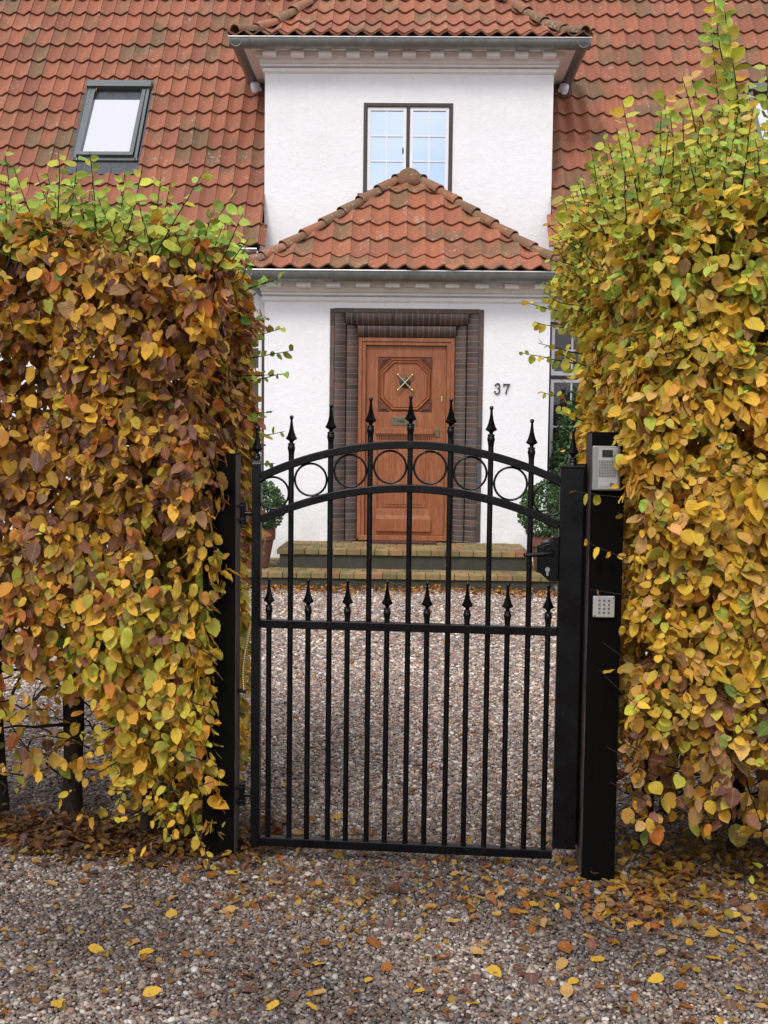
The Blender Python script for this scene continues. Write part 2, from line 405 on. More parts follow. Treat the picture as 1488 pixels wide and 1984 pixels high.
# ------------------------------------------------------------------ roof tiles
def tile_field(mb, x0, x1, prof, gauge, w, frame, A=.054, lift=.036, thick=.020, ns=12, seed=1, clips=()):
    """pantile rows. prof(s)->(d,z) profile up the slope; frame(x,d,z)->world point"""
    rr = random.Random(seed); ncol = int(math.ceil((x1-x0)/w)); s = 0; row = 0
    L = prof.length
    while s < L-.02:
        s1 = min(s+gauge+.05, L); d0, z0 = prof(s); d1, z1 = prof(s1)
        t = Vector((d1-d0, z1-z0)).normalized(); nn = (-t.y, t.x)
        for c in range(ncol):
            cx = x0+c*w; c0 = rr.random(); jit = rr.gauss(0, .006); tilt = rr.gauss(0, .007)
            vs = []
            for j in range(ns+1):
                u = j/ns; a = .165+u*.835; h = A*(.5+.5*math.cos(2*math.pi*a))
                h = A*max(0, h/A)**.9
                x = cx+u*w
                hb = lift+h+tilt*(u-.5)
                for (dd, zz, off) in ((d0, z0, hb-thick), (d0, z0, hb), ((d0+d1)/2, (z0+z1)/2, (hb+h)/2+.002), (d1, z1, h)):
                    q = jit if off in (hb, hb-thick) else 0
                    vs.append(frame(x, dd+nn[0]*off-t.x*q, zz+nn[1]*off-t.y*q))
            fs = []
            for j in range(ns):
                for k in range(3): fs.append((j*4+k, (j+1)*4+k, (j+1)*4+k+1, j*4+k+1))
            # left flank of the lapping roll
            fs.append((0, 1, 3)) ; fs.append((ns*4+1, ns*4, ns*4+3))
            mb.add(vs, fs, c0)
        s += gauge; row += 1
class Prof:
    def __init__(s, pts):
        s.p = pts; s.L = [0]
        for a, b in zip(pts, pts[1:]): s.L.append(s.L[-1]+math.hypot(b[0]-a[0], b[1]-a[1]))
        s.length = s.L[-1]
    def __call__(s, q):
        for i in range(len(s.p)-1):
            if q <= s.L[i+1] or i == len(s.p)-2:
                t = (q-s.L[i])/(s.L[i+1]-s.L[i]); a, b = s.p[i], s.p[i+1]
                return a[0]+(b[0]-a[0])*t, a[1]+(b[1]-a[1])*t
def finish_tiles(mb, name, mat, parent, clips=(), holes=()):
    me = bpy.data.meshes.new(name); me.from_pydata(mb.v, [], mb.f)
    me.attributes.new('rnd', 'FLOAT', 'FACE').data.foreach_set('value', mb.c)
    bm = bmesh.new(); bm.from_mesh(me)
    for co, no in clips:
        bmesh.ops.bisect_plane(bm, geom=bm.verts[:]+bm.edges[:]+bm.faces[:], plane_co=co, plane_no=no, clear_outer=True)
    for test in holes:
        bmesh.ops.delete(bm, geom=[f for f in bm.faces if test(f.calc_center_median())], context='FACES')
    bm.to_mesh(me); bm.free(); me.materials.append(mat)
    me.polygons.foreach_set('use_smooth', [True]*len(me.polygons)); me.set_sharp_from_angle(angle=R(50))
    return link(name, me, parent)
def hip_tiles(mb, path, r=.085, seglen=.36, seed=3):
    """half-round tapered tiles lapping up a hip; path runs upward"""
    rr = random.Random(seed); P = [Vector(p) for p in path]; L = [0]
    for a, b in zip(P, P[1:]): L.append(L[-1]+(b-a).length)
    def at(s):
        for i in range(len(P)-1):
            if s <= L[i+1] or i == len(P)-2: return P[i]+(P[i+1]-P[i])*((s-L[i])/(L[i+1]-L[i]))
    s = 0
    while s < L[-1]-.03:
        e = min(s+seglen+.05, L[-1]+.02); a, b = at(s), at(e); t = (b-a).normalized(); side = t.cross(Vector((0, 0, 1))).normalized(); up = side.cross(t)
        vs = []; n = 12; off = rr.uniform(-.006, .006)
        for q, (p, rad) in enumerate(((a, r*1.12), (a, r*1.0), (a.lerp(b, .5), r*1.0), (b, r*.84))):
            for k in range(n+1):
                an = math.pi*(-.08+1.16*k/n)
                rad2 = rad if q != 1 else r*.98
                vs.append(p+side*(math.cos(an)*rad2*1.08+off)+up*(math.sin(an)*rad2*.92+(.018 if q < 2 else (.009 if q == 2 else 0))))
        m = n+1
        # order rings: inner-bottom(1) -> outer-bottom(0) -> mid(2) -> top(3)
        order = (1, 0, 2, 3); fs = []
        for i in range(3):
            for k in range(n): fs.append((order[i]*m+k, order[i]*m+k+1, order[i+1]*m+k+1, order[i+1]*m+k))
        mb.add(vs, fs, rr.random()); s += seglen

# ------------------------------------------------------------------ the house
house = empty('house', (0, 14.4, 0), 0, 'white plastered house with red pantile roof, tall dormer and tiled porch', 'house')
def hp(o):      # keep world coordinates of parts whose mesh is written in world space
    o.parent = house; o.matrix_parent_inverse = Matrix.Translation((0, -14.4, 0)); return o
def sub(o, p): o.parent = p; o.matrix_parent_inverse = Matrix.Translation((0, 0, 0)); return o

CU, CP = -.060, -.040          # centre lines of dormer and porch
HU, HP = 1.856, 1.720          # half widths
# walls
m = MB()
m.box(-9, -HU+CU+.02, 14.404, 14.7, -.05, 4.15); m.box(HU+CU-.02, 9, 14.404, 14.7, -.05, 4.15); m.box(-9, 9, 22.5, 22.8, -.05, 4.15)
main_wall = hp(m.build('wall', M['plaster']))
# openings for the two side windows are covered by proud frames (see below)
def wall_open(mb, x0, x1, y0, y1, z0, z1, ox0, ox1, oz0, oz1):
    mb.box(x0, ox0, y0, y1, z0, z1); mb.box(ox1, x1, y0, y1, z0, z1)
    if oz0 > z0: mb.box(ox0, ox1, y0, y1, z0, oz0)
    mb.box(ox0, ox1, y0, y1, oz1, z1)
m = MB(); wall_open(m, CU-HU, CU+HU, 14.4, 14.66, 3.3, 6.62, -.637, .513, 4.80, 5.95)
m.box(CU-HU, CU-HU+.25, 14.66, 17.5, 3.9, 6.62); m.box(CU+HU-.25, CU+HU, 14.66, 17.5, 3.9, 6.62)
m.box(CU-HU+.25, CU+HU-.25, 15.4, 15.5, 3.9, 6.6)
o = hp(m.build('dormer_wall', M['plaster']))
m = MB(); wall_open(m, CP-HP, CP+HP, 13.3, 13.62, -.05, 3.55, -.915, .831, .36, 3.150)
m.box(CP-HP, CP-HP+.25, 13.62, 14.40, -.05, 3.55); m.box(CP+HP-.25, CP+HP, 13.62, 14.40, -.05, 3.55)
hp(m.build('porch_wall', M['plaster']))

def cornice(c, hw, yf, z0, yb, n, ovx, ovy, px):
    """bands, dentils, soffit and gutter round the three open sides; z0 = top of plain wall"""
    m = MB()
    def ring(p, a, b, q=1.): m.box(c-hw-p*q, c+hw+p*q, yf-p, yb, a, b)
    k = ovx/ovy
    ring(.014, z0, z0+.012); ring(.026, z0+.012, z0+.058); ring(.034, z0+.066, z0+.072, k); ring(.052, z0+.075, z0+.105, k)
    m.prism([(yf-.052, z0+.108), (yf-.075, z0+.125), (yf-.085, z0+.158), (yf-.10, z0+.165), (yf, z0+.175), (yf, z0+.108)], c-hw-.05*k, c+hw+.05*k)
    for sx in (-1, 1):
        pr = [(c+sx*(hw+a*k), b) for a, b in ((.05, z0+.108), (.07, z0+.125), (.08, z0+.155), (.095, z0+.160), (0, z0+.175), (0, z0+.108))]
        m.prism(pr, yf-.05, yb, 'y')
    ring(.115, z0+.168, z0+.240, k); ring(.27, z0+.243, z0+.262, k); ring(.31, z0+.264, z0+.300, k)
    hp(m.build('cornice', M['trim'], bevel=.004))
    for i in range(n):
        x = c+(i-(n-1)/2)*px; d = MB()
        d.box(x-.084, x+.084, yf-.235, yf-.122, z0+.150, z0+.2405)
        hp(d.build('dentil', M['trim'], bevel=.006))
    # gutter: half-round trough with rolled rim
    zc = z0+.315; gy = yf-ovy; r = .088; xo = hw+ovx
    def half(cx, cz, rr=r, th=.006):
        a = [(cx+rr*math.cos(t), cz+1.3*rr*math.sin(t)) for t in np.linspace(math.pi, 2*math.pi, 13)]
        b = [(cx+(rr-th)*math.cos(t), cz+1.3*(rr-th)*math.sin(t)) for t in np.linspace(2*math.pi, math.pi, 13)]
        return a+b
    g = MB(); g.prism(half(gy+r, zc), c-xo, c+xo, 'x')
    for sx in (-1, 1): g.prism([(q[0], q[1]-.002) for q in half(c+sx*(xo-r), zc)], gy+.004, yb, 'y')
    go = hp(g.build('gutter', M['zinc'], smooth=True))
    e = MB(); e.tube([(c-xo-.004, gy, zc), (c+xo+.004, gy, zc)], .011, 8)
    for sx in (-1, 1): e.tube([(c+sx*xo, gy, zc), (c+sx*xo, yb, zc)], .010, 8)
    ro = e.build('gutter_rim', M['zinc_edge'], smooth=True); sub(ro, go)
    nb = 7 if n > 10 else 5
    for i in range(nb):
        x = c+(i-(nb-1)/2)*(2*xo-.5)/(nb-1); b = MB()
        pts = [(gy+r+(r+.006)*math.cos(t), zc+1.3*(r+.006)*math.sin(t)) for t in np.linspace(math.pi*.98, 2*math.pi, 11)]
        b.tube([(x, p[0], p[1]) for p in pts], .006, 6); sub(b.build('gutter_bracket', M['zinc']), go)
    return zc
zU = cornice(CU, HU, 14.4, 6.325, 16.6, 11, .405, .40, .355)
zL = cornice(CP, HP, 13.3, 3.275, 14.42, 10, .27, .40, .352)

# main roof
tp = math.tan(R(57))
def main_frame(x, d, z): return (x, 14.0+d, 4.05+z)
SK = [(-4.53, -3.65), (4.53, 5.41)]
m = MB(); tile_field(m, -9.12, 9.3, Prof([(-.03, -.02), (5.1, 5.1*tp)]), .345, .2055, main_frame, seed=4)
FL = [(-.05, -.02), (.14, .05), (.34, .16), (.60, .40), (2.42, 2.42)]      # bell-cast slope of the dormer roof
def dz_(d):
    for a, b in zip(FL, FL[1:]):
        if d <= b[0]: return a[1]+(b[1]-a[1])*(d-a[0])/(b[0]-a[0])
    return FL[-1][1]
def in_dormer(p): return (abs(p.x-CU) < HU and 14.40 < p.y and p.z < zU+.02+dz_(HU+.36-abs(p.x-CU))-.03) or (abs(p.x-CU) < HU-.07 and p.y < 14.16) or (abs(p.x-CU) < HU and 14.16 <= p.y < 14.6)
def in_sky(p):
    z = p.z
    return any(a-.02 < p.x < b+.02 and 5.16 < z < 6.47 for a, b in SK)
roof = hp(finish_tiles(m, 'roof', M['tile'], None, holes=(in_dormer, in_sky)))
m = MB(); m.add([(-9.1, 14.02, 3.98), (9.2, 14.02, 3.98), (9.2, 19.1, 3.98+5.08*tp), (-9.1, 19.1, 3.98+5.08*tp), (-9.1, 23.4, 3.98), (9.2, 23.4, 3.98)],
      [(0, 1, 2, 3), (3, 2, 5, 4)])
m.add([(-9.0, 14.3, 4), (-9.0, 19.1, 4+4.8*tp), (-9.0, 23.1, 4)], [(0, 1, 2)]); m.add([(9.1, 14.3, 4), (9.1, 19.1, 4+4.8*tp), (9.1, 23.1, 4)], [(0, 1, 2)])
# cut the felt where the dormer stands by leaving it below the tiles; it is hidden by the dormer roof and walls
felt = m.build('roof_deck', M['lead']); hp(felt)
bm = bmesh.new(); bm.from_mesh(felt.data)
for co, no in (((CU-HU-.01, 0, 0), (1, 0, 0)), ((CU+HU+.01, 0, 0), (1, 0, 0)), ((0, 16.4, 0), (0, 1, 0))):
    bmesh.ops.bisect_plane(bm, geom=bm.verts[:]+bm.edges[:]+bm.faces[:], plane_co=co, plane_no=no)
bmesh.ops.delete(bm, geom=[f for f in bm.faces if abs(f.calc_center_median().x-CU) < HU and f.calc_center_median().y < 16.4], context='FACES')
bm.to_mesh(felt.data); bm.free()
# main eaves gutters left and right of the porch
for xa, xb in ((-9.1, CU-HU-.02), (CU+HU+.02, 9.2)):
    g = MB(); rr_ = .07
    pr = [(13.90+rr_*math.cos(t), 3.99+rr_*math.sin(t)) for t in np.linspace(math.pi, 2*math.pi, 11)]+[(13.90+.064*math.cos(t), 3.99+.064*math.sin(t)) for t in np.linspace(2*math.pi, math.pi, 11)]
    g.prism(pr, xa, xb, 'x'); go = hp(g.build('gutter', M['zinc'], smooth=True))
    e = MB(); e.tube([(xa, 13.83, 3.99), (xb, 13.83, 3.99)], .011, 8); sub(e.build('gutter_rim', M['zinc_edge'], smooth=True), go)
    s = MB(); s.box(xa, xb, 13.98, 14.40, 3.88, 3.93); s.box(xa, xb, 14.30, 14.402, 3.72, 3.88); hp(s.build('eaves_soffit', M['trim']))

# dormer roof: hipped, bell-cast eaves
FL = [(-.05, -.02), (.14, .05), (.34, .16), (.60, .40), (2.42, 2.42)]
def dz_(d):
    for a, b in zip(FL, FL[1:]):
        if d <= b[0]: return a[1]+(b[1]-a[1])*(d-a[0])/(b[0]-a[0])
    return FL[-1][1]
ZD = zU+.02; EW = HU+.36; EY = 14.4-.34
hipL = Vector((CU-EW, EY, 0)); hipR = Vector((CU+EW, EY, 0))
m = MB(); tile_field(m, CU-EW-.05, CU+EW+.1, Prof(FL), .33, .2115, lambda x, d, z: (x, EY+d, ZD+z), seed=9)
hp(finish_tiles(m, 'dormer_roof', M['tile'], None, clips=((hipL, (-1, 1, 0)), (hipR, (1, 1, 0)))))
for sx in (-1, 1):
    m = MB(); tile_field(m, -.05, 4.4, Prof(FL), .33, .2115, lambda x, d, z: (CU+sx*(EW-d), EY+x, ZD+z), seed=12+sx)
    hp(finish_tiles(m, 'dormer_roof', M['tile'], None, clips=((Vector((CU+sx*EW, EY, 0)), (-sx, -1, 0)),)))
for sx in (-1, 1):
    m = MB(); ds = [.02, .14, .24, .34, .47, .60, .9, 1.3, 1.8, 2.2]
    hip_tiles(m, [(CU+sx*(EW-d), EY+d, ZD+dz_(d)+.045) for d in ds], seed=20+sx)
    hp(finish_tiles(m, 'hip_ridge', M['tile_hip'], None))

# porch roof
PW = HP+.245; PY = 13.3-.36; PD = 14.4-PY; PH = 1.425; ZP = zL+.02
PF = [(-.04, -.02), (.16*PD, .105*PH), (.45*PD, .405*PH), (PD, PH)]
def pz(t):
    d = t*PD
    for a, b in zip(PF, PF[1:]):
        if d <= b[0]+1e-6: return a[1]+(b[1]-a[1])*(d-a[0])/(b[0]-a[0])
    return PH
m = MB(); tile_field(m, CP-PW-.06, CP+PW+.1, Prof(PF), .335, .2235, lambda x, d, z: (x, PY+d, ZP+z), seed=31)
apex = Vector((CP, 14.4, 0)); nrm = Vector((-PD, -PW, 0))
hp(finish_tiles(m, 'porch_roof', M['tile_porch'], None, clips=((apex, (-PD, PW, 0)), (apex, (PD, PW, 0)))))
for sx in (-1, 1):
    SF = [(d*PW/PD, z) for d, z in PF]
    m = MB(); tile_field(m, -.05, PD, Prof(SF), .335, .2235, lambda x, d, z: (CP+sx*(PW-d), PY+x, ZP+z), seed=33+sx)
    hp(finish_tiles(m, 'porch_roof', M['tile_porch'], None, clips=((apex, (-sx*PD, -PW, 0)),)))
for sx in (-1, 1):
    m = MB(); hip_tiles(m, [(CP+sx*PW*(1-t), PY+t*PD, ZP+pz(t)+.028) for t in (.0, .08, .16, .3, .45, .6, .8, .95)], r=.078, seglen=.325, seed=40+sx)
    hp(finish_tiles(m, 'hip_ridge', M['tile_hip'], None))
# domed cap tile at the apex
m = MB(); vs = []; n_ = 16
cx, cy, cz = CP, 14.22, ZP+PH-.10
for i, (rr_, yy) in enumerate(((.0, -.06), (.075, -.058), (.138, -.03), (.152, .0), (.152, .18))):
    for k in range(n_+1):
        a = math.pi*k/n_; vs.append((cx+math.cos(a)*rr_*1.05, cy+yy, cz+math.sin(a)*rr_*1.05-(0 if rr_ else 0)))
    for k in range(1, n_):
        a = math.pi+math.pi*k/n_; vs.append((cx+math.cos(a)*rr_*1.05, cy+yy, cz+math.sin(a)*rr_*.55))
k_ = 2*n_
m.add(vs, [(i*k_+k, i*k_+(k+1) % k_, (i+1)*k_+(k+1) % k_, (i+1)*k_+k) for i in range(4) for k in range(k_)], .6)
hp(m.build('apex_tile', M['tile_hip'], smooth=True))

# security lamps below the dormer eaves
for sx in (-1, 1):
    x = CU+sx*(HU+.21); l = MB()
    l.lathe([(.0, -.12), (.035, -.11), (.06, -.06), (.07, .0), (.055, .03), (0, .035)], (x+sx*.06, 15.42, 6.50), 14)
    lo = hp(l.build('lamp', M['milky'], smooth=True)); b = MB(); b.box(x-.02, x+.02, 15.42, 15.60, 6.42, 6.47); sub(b.build('lamp_bracket', M['milky']), lo)

# dormer window
def casement(x0, x1, y, z0, z1, cols, rows, mat_glass, parent, st=.042, bar=.016):
    w = MB(); w.box(x0, x0+st, y, y+.05, z0, z1); w.box(x1-st, x1, y, y+.05, z0, z1); w.box(x0+st, x1-st, y+.001, y+.05, z1-st, z1); w.box(x0+st, x1-st, y+.001, y+.05, z0, z0+st*1.3)
    ix0, ix1, iz0, iz1 = x0+st, x1-st, z0+st*1.3, z1-st
    for i in range(1, cols): xx = ix0+(ix1-ix0)*i/cols; w.box(xx-bar/2, xx+bar/2, y+.008, y+.045, iz0, iz1)
    for i in range(1, rows): zz = iz0+(iz1-iz0)*i/rows; w.box(ix0, ix1, y+.010, y+.044, zz-bar/2, zz+bar/2)
    so = w.build('sash', M['white_paint'], bevel=.002); sub(so, parent)
    g = MB(); g.box(ix0-.005, ix1+.005, y+.026, y+.031, iz0-.005, iz1+.005); sub(g.build('pane', mat_glass), parent)
    return so
def window(x0, x1, yw, z0, z1, lights, mat_glass, fr=.045, mull=.035, sill=True, transom=None):
    f = MB(); y0 = yw-.012
    f.box(x0, x0+fr, y0, yw+.10, z0, z1); f.box(x1-fr, x1, y0, yw+.10, z0, z1)
    f.box(x0+fr, x1-fr, y0+.002, yw+.10, z1-fr, z1); f.box(x0+fr, x1-fr, y0+.002, yw+.10, z0, z0+fr)
    n = len(lights); iw = (x1-x0-2*fr-(n-1)*mull)/n
    tz = [(z0+fr, z1-fr)] if not transom else [(z0+fr, transom-.02), (transom+.02, z1-fr)]
    for i in range(1, n): xx = x0+fr+i*iw+(i-1)*mull; f.box(xx, xx+mull, y0+.004, yw+.10, z0+fr, z1-fr)
    if transom: f.box(x0+fr, x1-fr, y0+.006, yw+.10, transom-.02, transom+.02)
    fo = f.build('window', M['brown_paint'], bevel=.003); hp(fo)
    for i in range(n):
        xa = x0+fr+i*(iw+mull)
        for a, b in tz: casement(xa+.004, xa+iw-.004, yw+.010, a+.004, b-.004, 2, lights[i] if not transom else 2, mat_glass, fo, bar=.016 if not transom else .024)
    d = MB(); d.box(x0+fr, x1-fr, yw+.14, yw+.15, z0, z1); sub(d.build('reveal', M['black']), fo)
    if sill:
        s = MB(); s.box(x0-.07, x1+.06, yw-.07, yw+.05, z0-.055, z0-.002); sub(s.build('sill', M['tile_hip'], bevel=.006), fo)
    return fo
w = window(-.637, .513, 14.4, 4.80, 5.955, (3, 3), M['pane_sky'])
h = MB(); h.box(-.135, -.120, 14.395, 14.408, 5.33, 5.39); sub(h.build('catch', M['black']), w)
window(1.78, 3.00, 14.30, 1.15, 3.17, (4, 4), M['pane_dark'], transom=2.46)
window(-3.10, -1.88, 14.30, 1.15, 3.17, (4, 4), M['pane_dark'], transom=2.46)

# roof windows lying in the slope
def skylight(xa, xb, tone):
    al = R(57); ca, sa = math.cos(al), math.sin(al)
    def fr(x, s, h): return (x, 14.0+s*ca-h*sa, 4.05+s*sa+h*ca)
    s0, s1 = 1.42, 2.93
    def bx(mb, x0, x1, a, b, h0, h1):
        v = [fr(x, s, h) for h in (h0, h1) for s in (a, b) for x in (x0, x1)]
        mb.add(v, [(0, 2, 3, 1), (4, 5, 7, 6), (0, 1, 5, 4), (2, 6, 7, 3), (0, 4, 6, 2), (1, 3, 7, 5)])
    f = MB(); bx(f, xa+.012, xa+.055, s0, s1, -.03, .085); bx(f, xb-.055, xb-.012, s0, s1, -.03, .085)
    bx(f, xa-.01, xb+.01, s1-.11, s1+.01, -.03, .125); bx(f, xa, xb, s0, s0+.05, -.03, .085)
    fo = f.build('skylight', M['grey_alu'], bevel=.004); hp(fo)
    g = MB(); bx(g, xa+.055, xb-.055, s0+.05, s1-.11, -.028, -.02); bx(g, xa-.05, xa-.002, s0-.05, s1+.06, .0, .055); bx(g, xb+.002, xb+.05, s0-.05, s1+.06, .0, .055)
    bx(g, xa-.05, xb+.05, s0-.22, s0-.004, .03, .052); sub(g.build('flashing', M['lead']), fo)
    # opening sash, tilted slightly open at the foot
    def fr2(x, s, h): k = (s1-.12-s)*.028; return fr(x, s, h+k)
    def bx2(mb, x0, x1, a, b, h0, h1):
        v = [fr2(x, s, h) for h in (h0, h1) for s in (a, b) for x in (x0, x1)]
        mb.add(v, [(0, 2, 3, 1), (4, 5, 7, 6), (0, 1, 5, 4), (2, 6, 7, 3), (0, 4, 6, 2), (1, 3, 7, 5)])
    q = MB(); bx2(q, xa+.06, xa+.115, s0+.06, s1-.13, .03, .092); bx2(q, xb-.115, xb-.06, s0+.06, s1-.13, .03, .092)
    bx2(q, xa+.06, xb-.06, s0+.055, s0+.115, .028, .094)
    sub(q.build('sash', M['grey_alu'], bevel=.004), fo)
    b = MB(); bx(b, xa+.115, xb-.115, s1-.32, s1-.12, -.01, .035); sub(b.build('ventilation_flap', M['lead']), fo)
    p = MB(); bx2(p, xa+.113, xb-.113, s0+.113, s1-.315, .045, .052); sub(p.build('pane', M['pane_roof']), fo)
for a, b in SK: skylight(a, b, 0)

# ------------------------------------------------------------------ door and its brick surround
DX0, DX1, DZ0, DZ1 = -.627, .543, .405, 2.862
prof = [(0, -.014), (.050, -.014), (.056, .000)]
prof += [(.056+.135*t, -.022-.034*math.sin(math.pi*t)**.8+.072*t) for t in np.linspace(.02, .98, 9)]
prof += [(.196, .062)]
prof += [(.200+.135*t, .046-.034*math.sin(math.pi*t)**.8+.072*t) for t in np.linspace(.02, .98, 9)]
prof += [(.340, .13), (.340, .30), (0, .30)]
DC = (DX0+DX1)/2; HWD = (DX1-DX0)/2
m = MB(); rr_ = random.Random(5)
groups = [(0, 3), (2, 13), (12, 23)]
def split(prof):
    a = [p for p in prof if p[0] <= .0565]; b = [p for p in prof[2:12] if 1]; c = prof[13:23]
    return [prof[0:2]+[(.050, .28), (0, .28)], [(.053, .0)]+prof[3:12]+[(.191, .28), (.053, .28)], [(.195, .07)]+prof[13:22]+[(.336, .13), (.336, .28), (.195, .28)]]
cols3 = split(prof)
for sx in (-1, 1):
    for ci, pr in enumerate(cols3):
        pl = [(DC+sx*(HWD+.340-a), 13.3+b) for a, b in pr]
        hgt = .0655 if ci else .235
        z = .40; zt = {0: 3.20, 1: 3.16-.013, 2: 3.02-.013}[ci]
        top = {0: 3.196, 1: 3.145, 2: 3.005}[ci]
        z += 0 if ci != 2 else .0
        while z < top-.01:
            z2 = min(z+hgt-.009, top)
            m.prism(pl, z, z2, 'z', rr_.random()); z += hgt
# lintel: soldier bricks with the same profile, between the jamb rolls
ZT = DZ1+.340
for ci, pr in enumerate(cols3):
    pz_ = [(13.3+b, ZT-a) for a, b in pr]
    a0 = {0: .0, 1: .053, 2: .195}[ci]; xw = HWD+.340-a0-(.05 if ci == 0 else .0)
    if ci: xw = HWD+.340-a0-.137
    stp = .0655 if ci else .235; x = -xw
    n = int(round(2*xw/stp)); stp = 2*xw/n
    for i in range(n):
        m.prism(pz_, DC-xw+i*stp+.0045, DC-xw+(i+1)*stp-.0045, 'x', rr_.random())
surround = hp(m.build('door_surround', M['clinker'], bevel=.002, seg=1))
mm = MB()
for sx in (-1, 1):
    for ci, pr in enumerate(cols3):
        cxx = sum(p[0] for p in pr[:])/len(pr)
        pl = [(DC+sx*(HWD+.340-(a+( .0))), 13.3+b+.006) for a, b in pr]
        mm.prism(pl, .39, {0: 3.19, 1: 3.14, 2: 3.0}[ci], 'z')
for ci, pr in enumerate(cols3):
    xw = HWD+.340-{0: .05, 1: .19, 2: .332}[ci]
    mm.prism([(13.3+b+.006, ZT-a) for a, b in pr], DC-xw, DC+xw, 'x')
mm.box(DC-HWD-.338, DC+HWD+.338, 13.47, 13.61, DZ1+.004, ZT-.004)
sub(mm.build('mortar', M['mortar']), surround)

DY = 13.465        # face of the door leaf
f = MB()
for sx in (-1, 1):
    f.box(*sorted((DC+sx*HWD, DC+sx*(HWD-.045))), 13.40, 13.56, .41, DZ1)
    f.box(*sorted((DC+sx*(HWD-.045), DC+sx*(HWD-.092))), 13.415, 13.56, .41, DZ1-.045)
f.box(DC-HWD+.045, DC+HWD-.045, 13.402, 13.56, DZ1-.045, DZ1); f.box(DC-HWD+.092, DC+HWD-.092, 13.417, 13.56, DZ1-.088, DZ1-.045)
f.box(DC-HWD+.02, DC+HWD-.02, 13.36, 13.50, .395, .455)
hp(f.build('door_frame', M['door'], bevel=.004))
LX0, LX1, LZ0, LZ1 = DC-HWD+.094, DC+HWD-.094, .458, DZ1-.090
PC = (LX0+LX1)/2-.012; ph = .330     # panel field half width
d = MB()
d.box(LX0, LX1, DY+.02, DY+.06, LZ0, LZ1)                          # back board
d.box(LX0, PC-ph, DY-.004, DY+.02, LZ0, LZ1); d.box(PC+ph, LX1, DY-.004, DY+.02, LZ0, LZ1)   # stiles
d.box(PC-ph, PC+ph, DY-.003, DY+.02, 2.635, LZ1)
d.box(PC-ph, PC+ph, DY-.003, DY+.02, 1.735, 1.965)
d.box(PC-ph, PC+ph, DY-.002, DY+.02, LZ0, .50)
door = hp(d.build('door', M['door'], bevel=.003))
# octagonal moulded panel with carved corners
oz, oh = 2.300, .318
def octo(r, k): return [(PC+a*r, oz+b*r) for a, b in ((-1, -k), (-1, k), (-k, 1), (k, 1), (1, k), (1, -k), (k, -1), (-k, -1))]
p = MB()
def octring(r0, r1, y0, y1, y2, k=.52):
    a = octo(r0, k); b = octo((r0+r1)/2, k); c = octo(r1, k); vs = [(x, y0, z) for x, z in a]+[(x, y1, z) for x, z in b]+[(x, y2, z) for x, z in c]
    p.add(vs, [(j*8+i, j*8+(i+1) % 8, (j+1)*8+(i+1) % 8, (j+1)*8+i) for j in range(2) for i in range(8)])
octring(oh-.002, oh-.034, DY+.014, DY-.022, DY-.006); octring(oh-.034, oh-.062, DY-.006, DY-.018, DY+.016)
p.add([(x, DY+.006, z) for x, z in octo(oh-.058, .52)], [tuple(range(8))])
for sx in (-1, 1):
    for a, b in ((oz+oh*.52, oz+oh-.004), (oz-oh+.004, oz-oh*.52)): pass
sub(p.build('octagonal_panel', M['door']), door)
for sx in (-1, 1):
    for sz in (-1, 1):
        cv = MB(); q = random.Random(sx*3+sz)
        bx0 = PC+sx*(ph-.006); bz0 = oz+sz*(ph-.006)
        tri = [(bx0, bz0), (bx0-sx*.142, bz0), (bx0, bz0-sz*.142)]
        cv.prism([(a, b) for a, b in tri], DY+.008, DY-.002, 'y')
        for k in range(7):        # acanthus scrolls
            an = (k+.5)/7*math.pi/2; L = .118*(1-.30*math.sin(2*an))
            pts = [(bx0-sx*(.012+L*t*math.cos(an)+.012*math.sin(5*t)*math.sin(an)), DY-.004-.006*math.sin(math.pi*t), bz0-sz*(.012+L*t*math.sin(an)+.012*math.sin(5*t)*math.cos(an))) for t in (0, .25, .5, .75, 1)]
            cv.tube(pts, [.006, .009, .0085, .0075, .011], 6)
        cv.torus((bx0-sx*.10, DY-.004, bz0-sz*.020), .012, .005, 14, 6); cv.torus((bx0-sx*.020, DY-.004, bz0-sz*.10), .012, .005, 14, 6)
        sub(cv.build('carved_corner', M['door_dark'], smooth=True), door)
mo = MB()
mo.box(PC-ph-.03, PC+ph+.03, DY-.040, DY-.0035, 1.700, 1.735); mo.box(PC-ph-.015, PC+ph+.015, DY-.030, DY-.0038, 1.735, 1.765)
mo.box(PC-ph-.015, PC+ph+.015, DY-.026, DY-.0038, 1.682, 1.700)
for i in range(27):
    x = PC-ph+.012+i*(2*ph-.024)/26; mo.box(x-.0065, x+.0065, DY-.020, DY+.008, 1.632, 1.678)
mo.box(PC-ph-.008, PC+ph+.008, DY-.010, DY+.012, 1.600, 1.630)
sub(mo.build('dentilled_rail', M['door'], bevel=.002), door)
lp = MB(); lp.box(PC-.245, PC+.245, DY+.004, DY+.020, .83, 1.54); lp.box(PC-.262, PC+.262, DY+.010, DY+.0205, .80, 1.57)
sub(lp.build('lower_panel', M['door'], bevel=.006), door)
pl = MB(); pl.prism([(DY+.01, .78), (DY-.010, .775), (DY-.016, .70), (DY-.028, .66), (DY-.034, .655), (DY-.034, .50), (DY+.01, .50)], PC-.335, PC+.335)
sub(pl.build('plinth_panel', M['door'], bevel=.003), door)
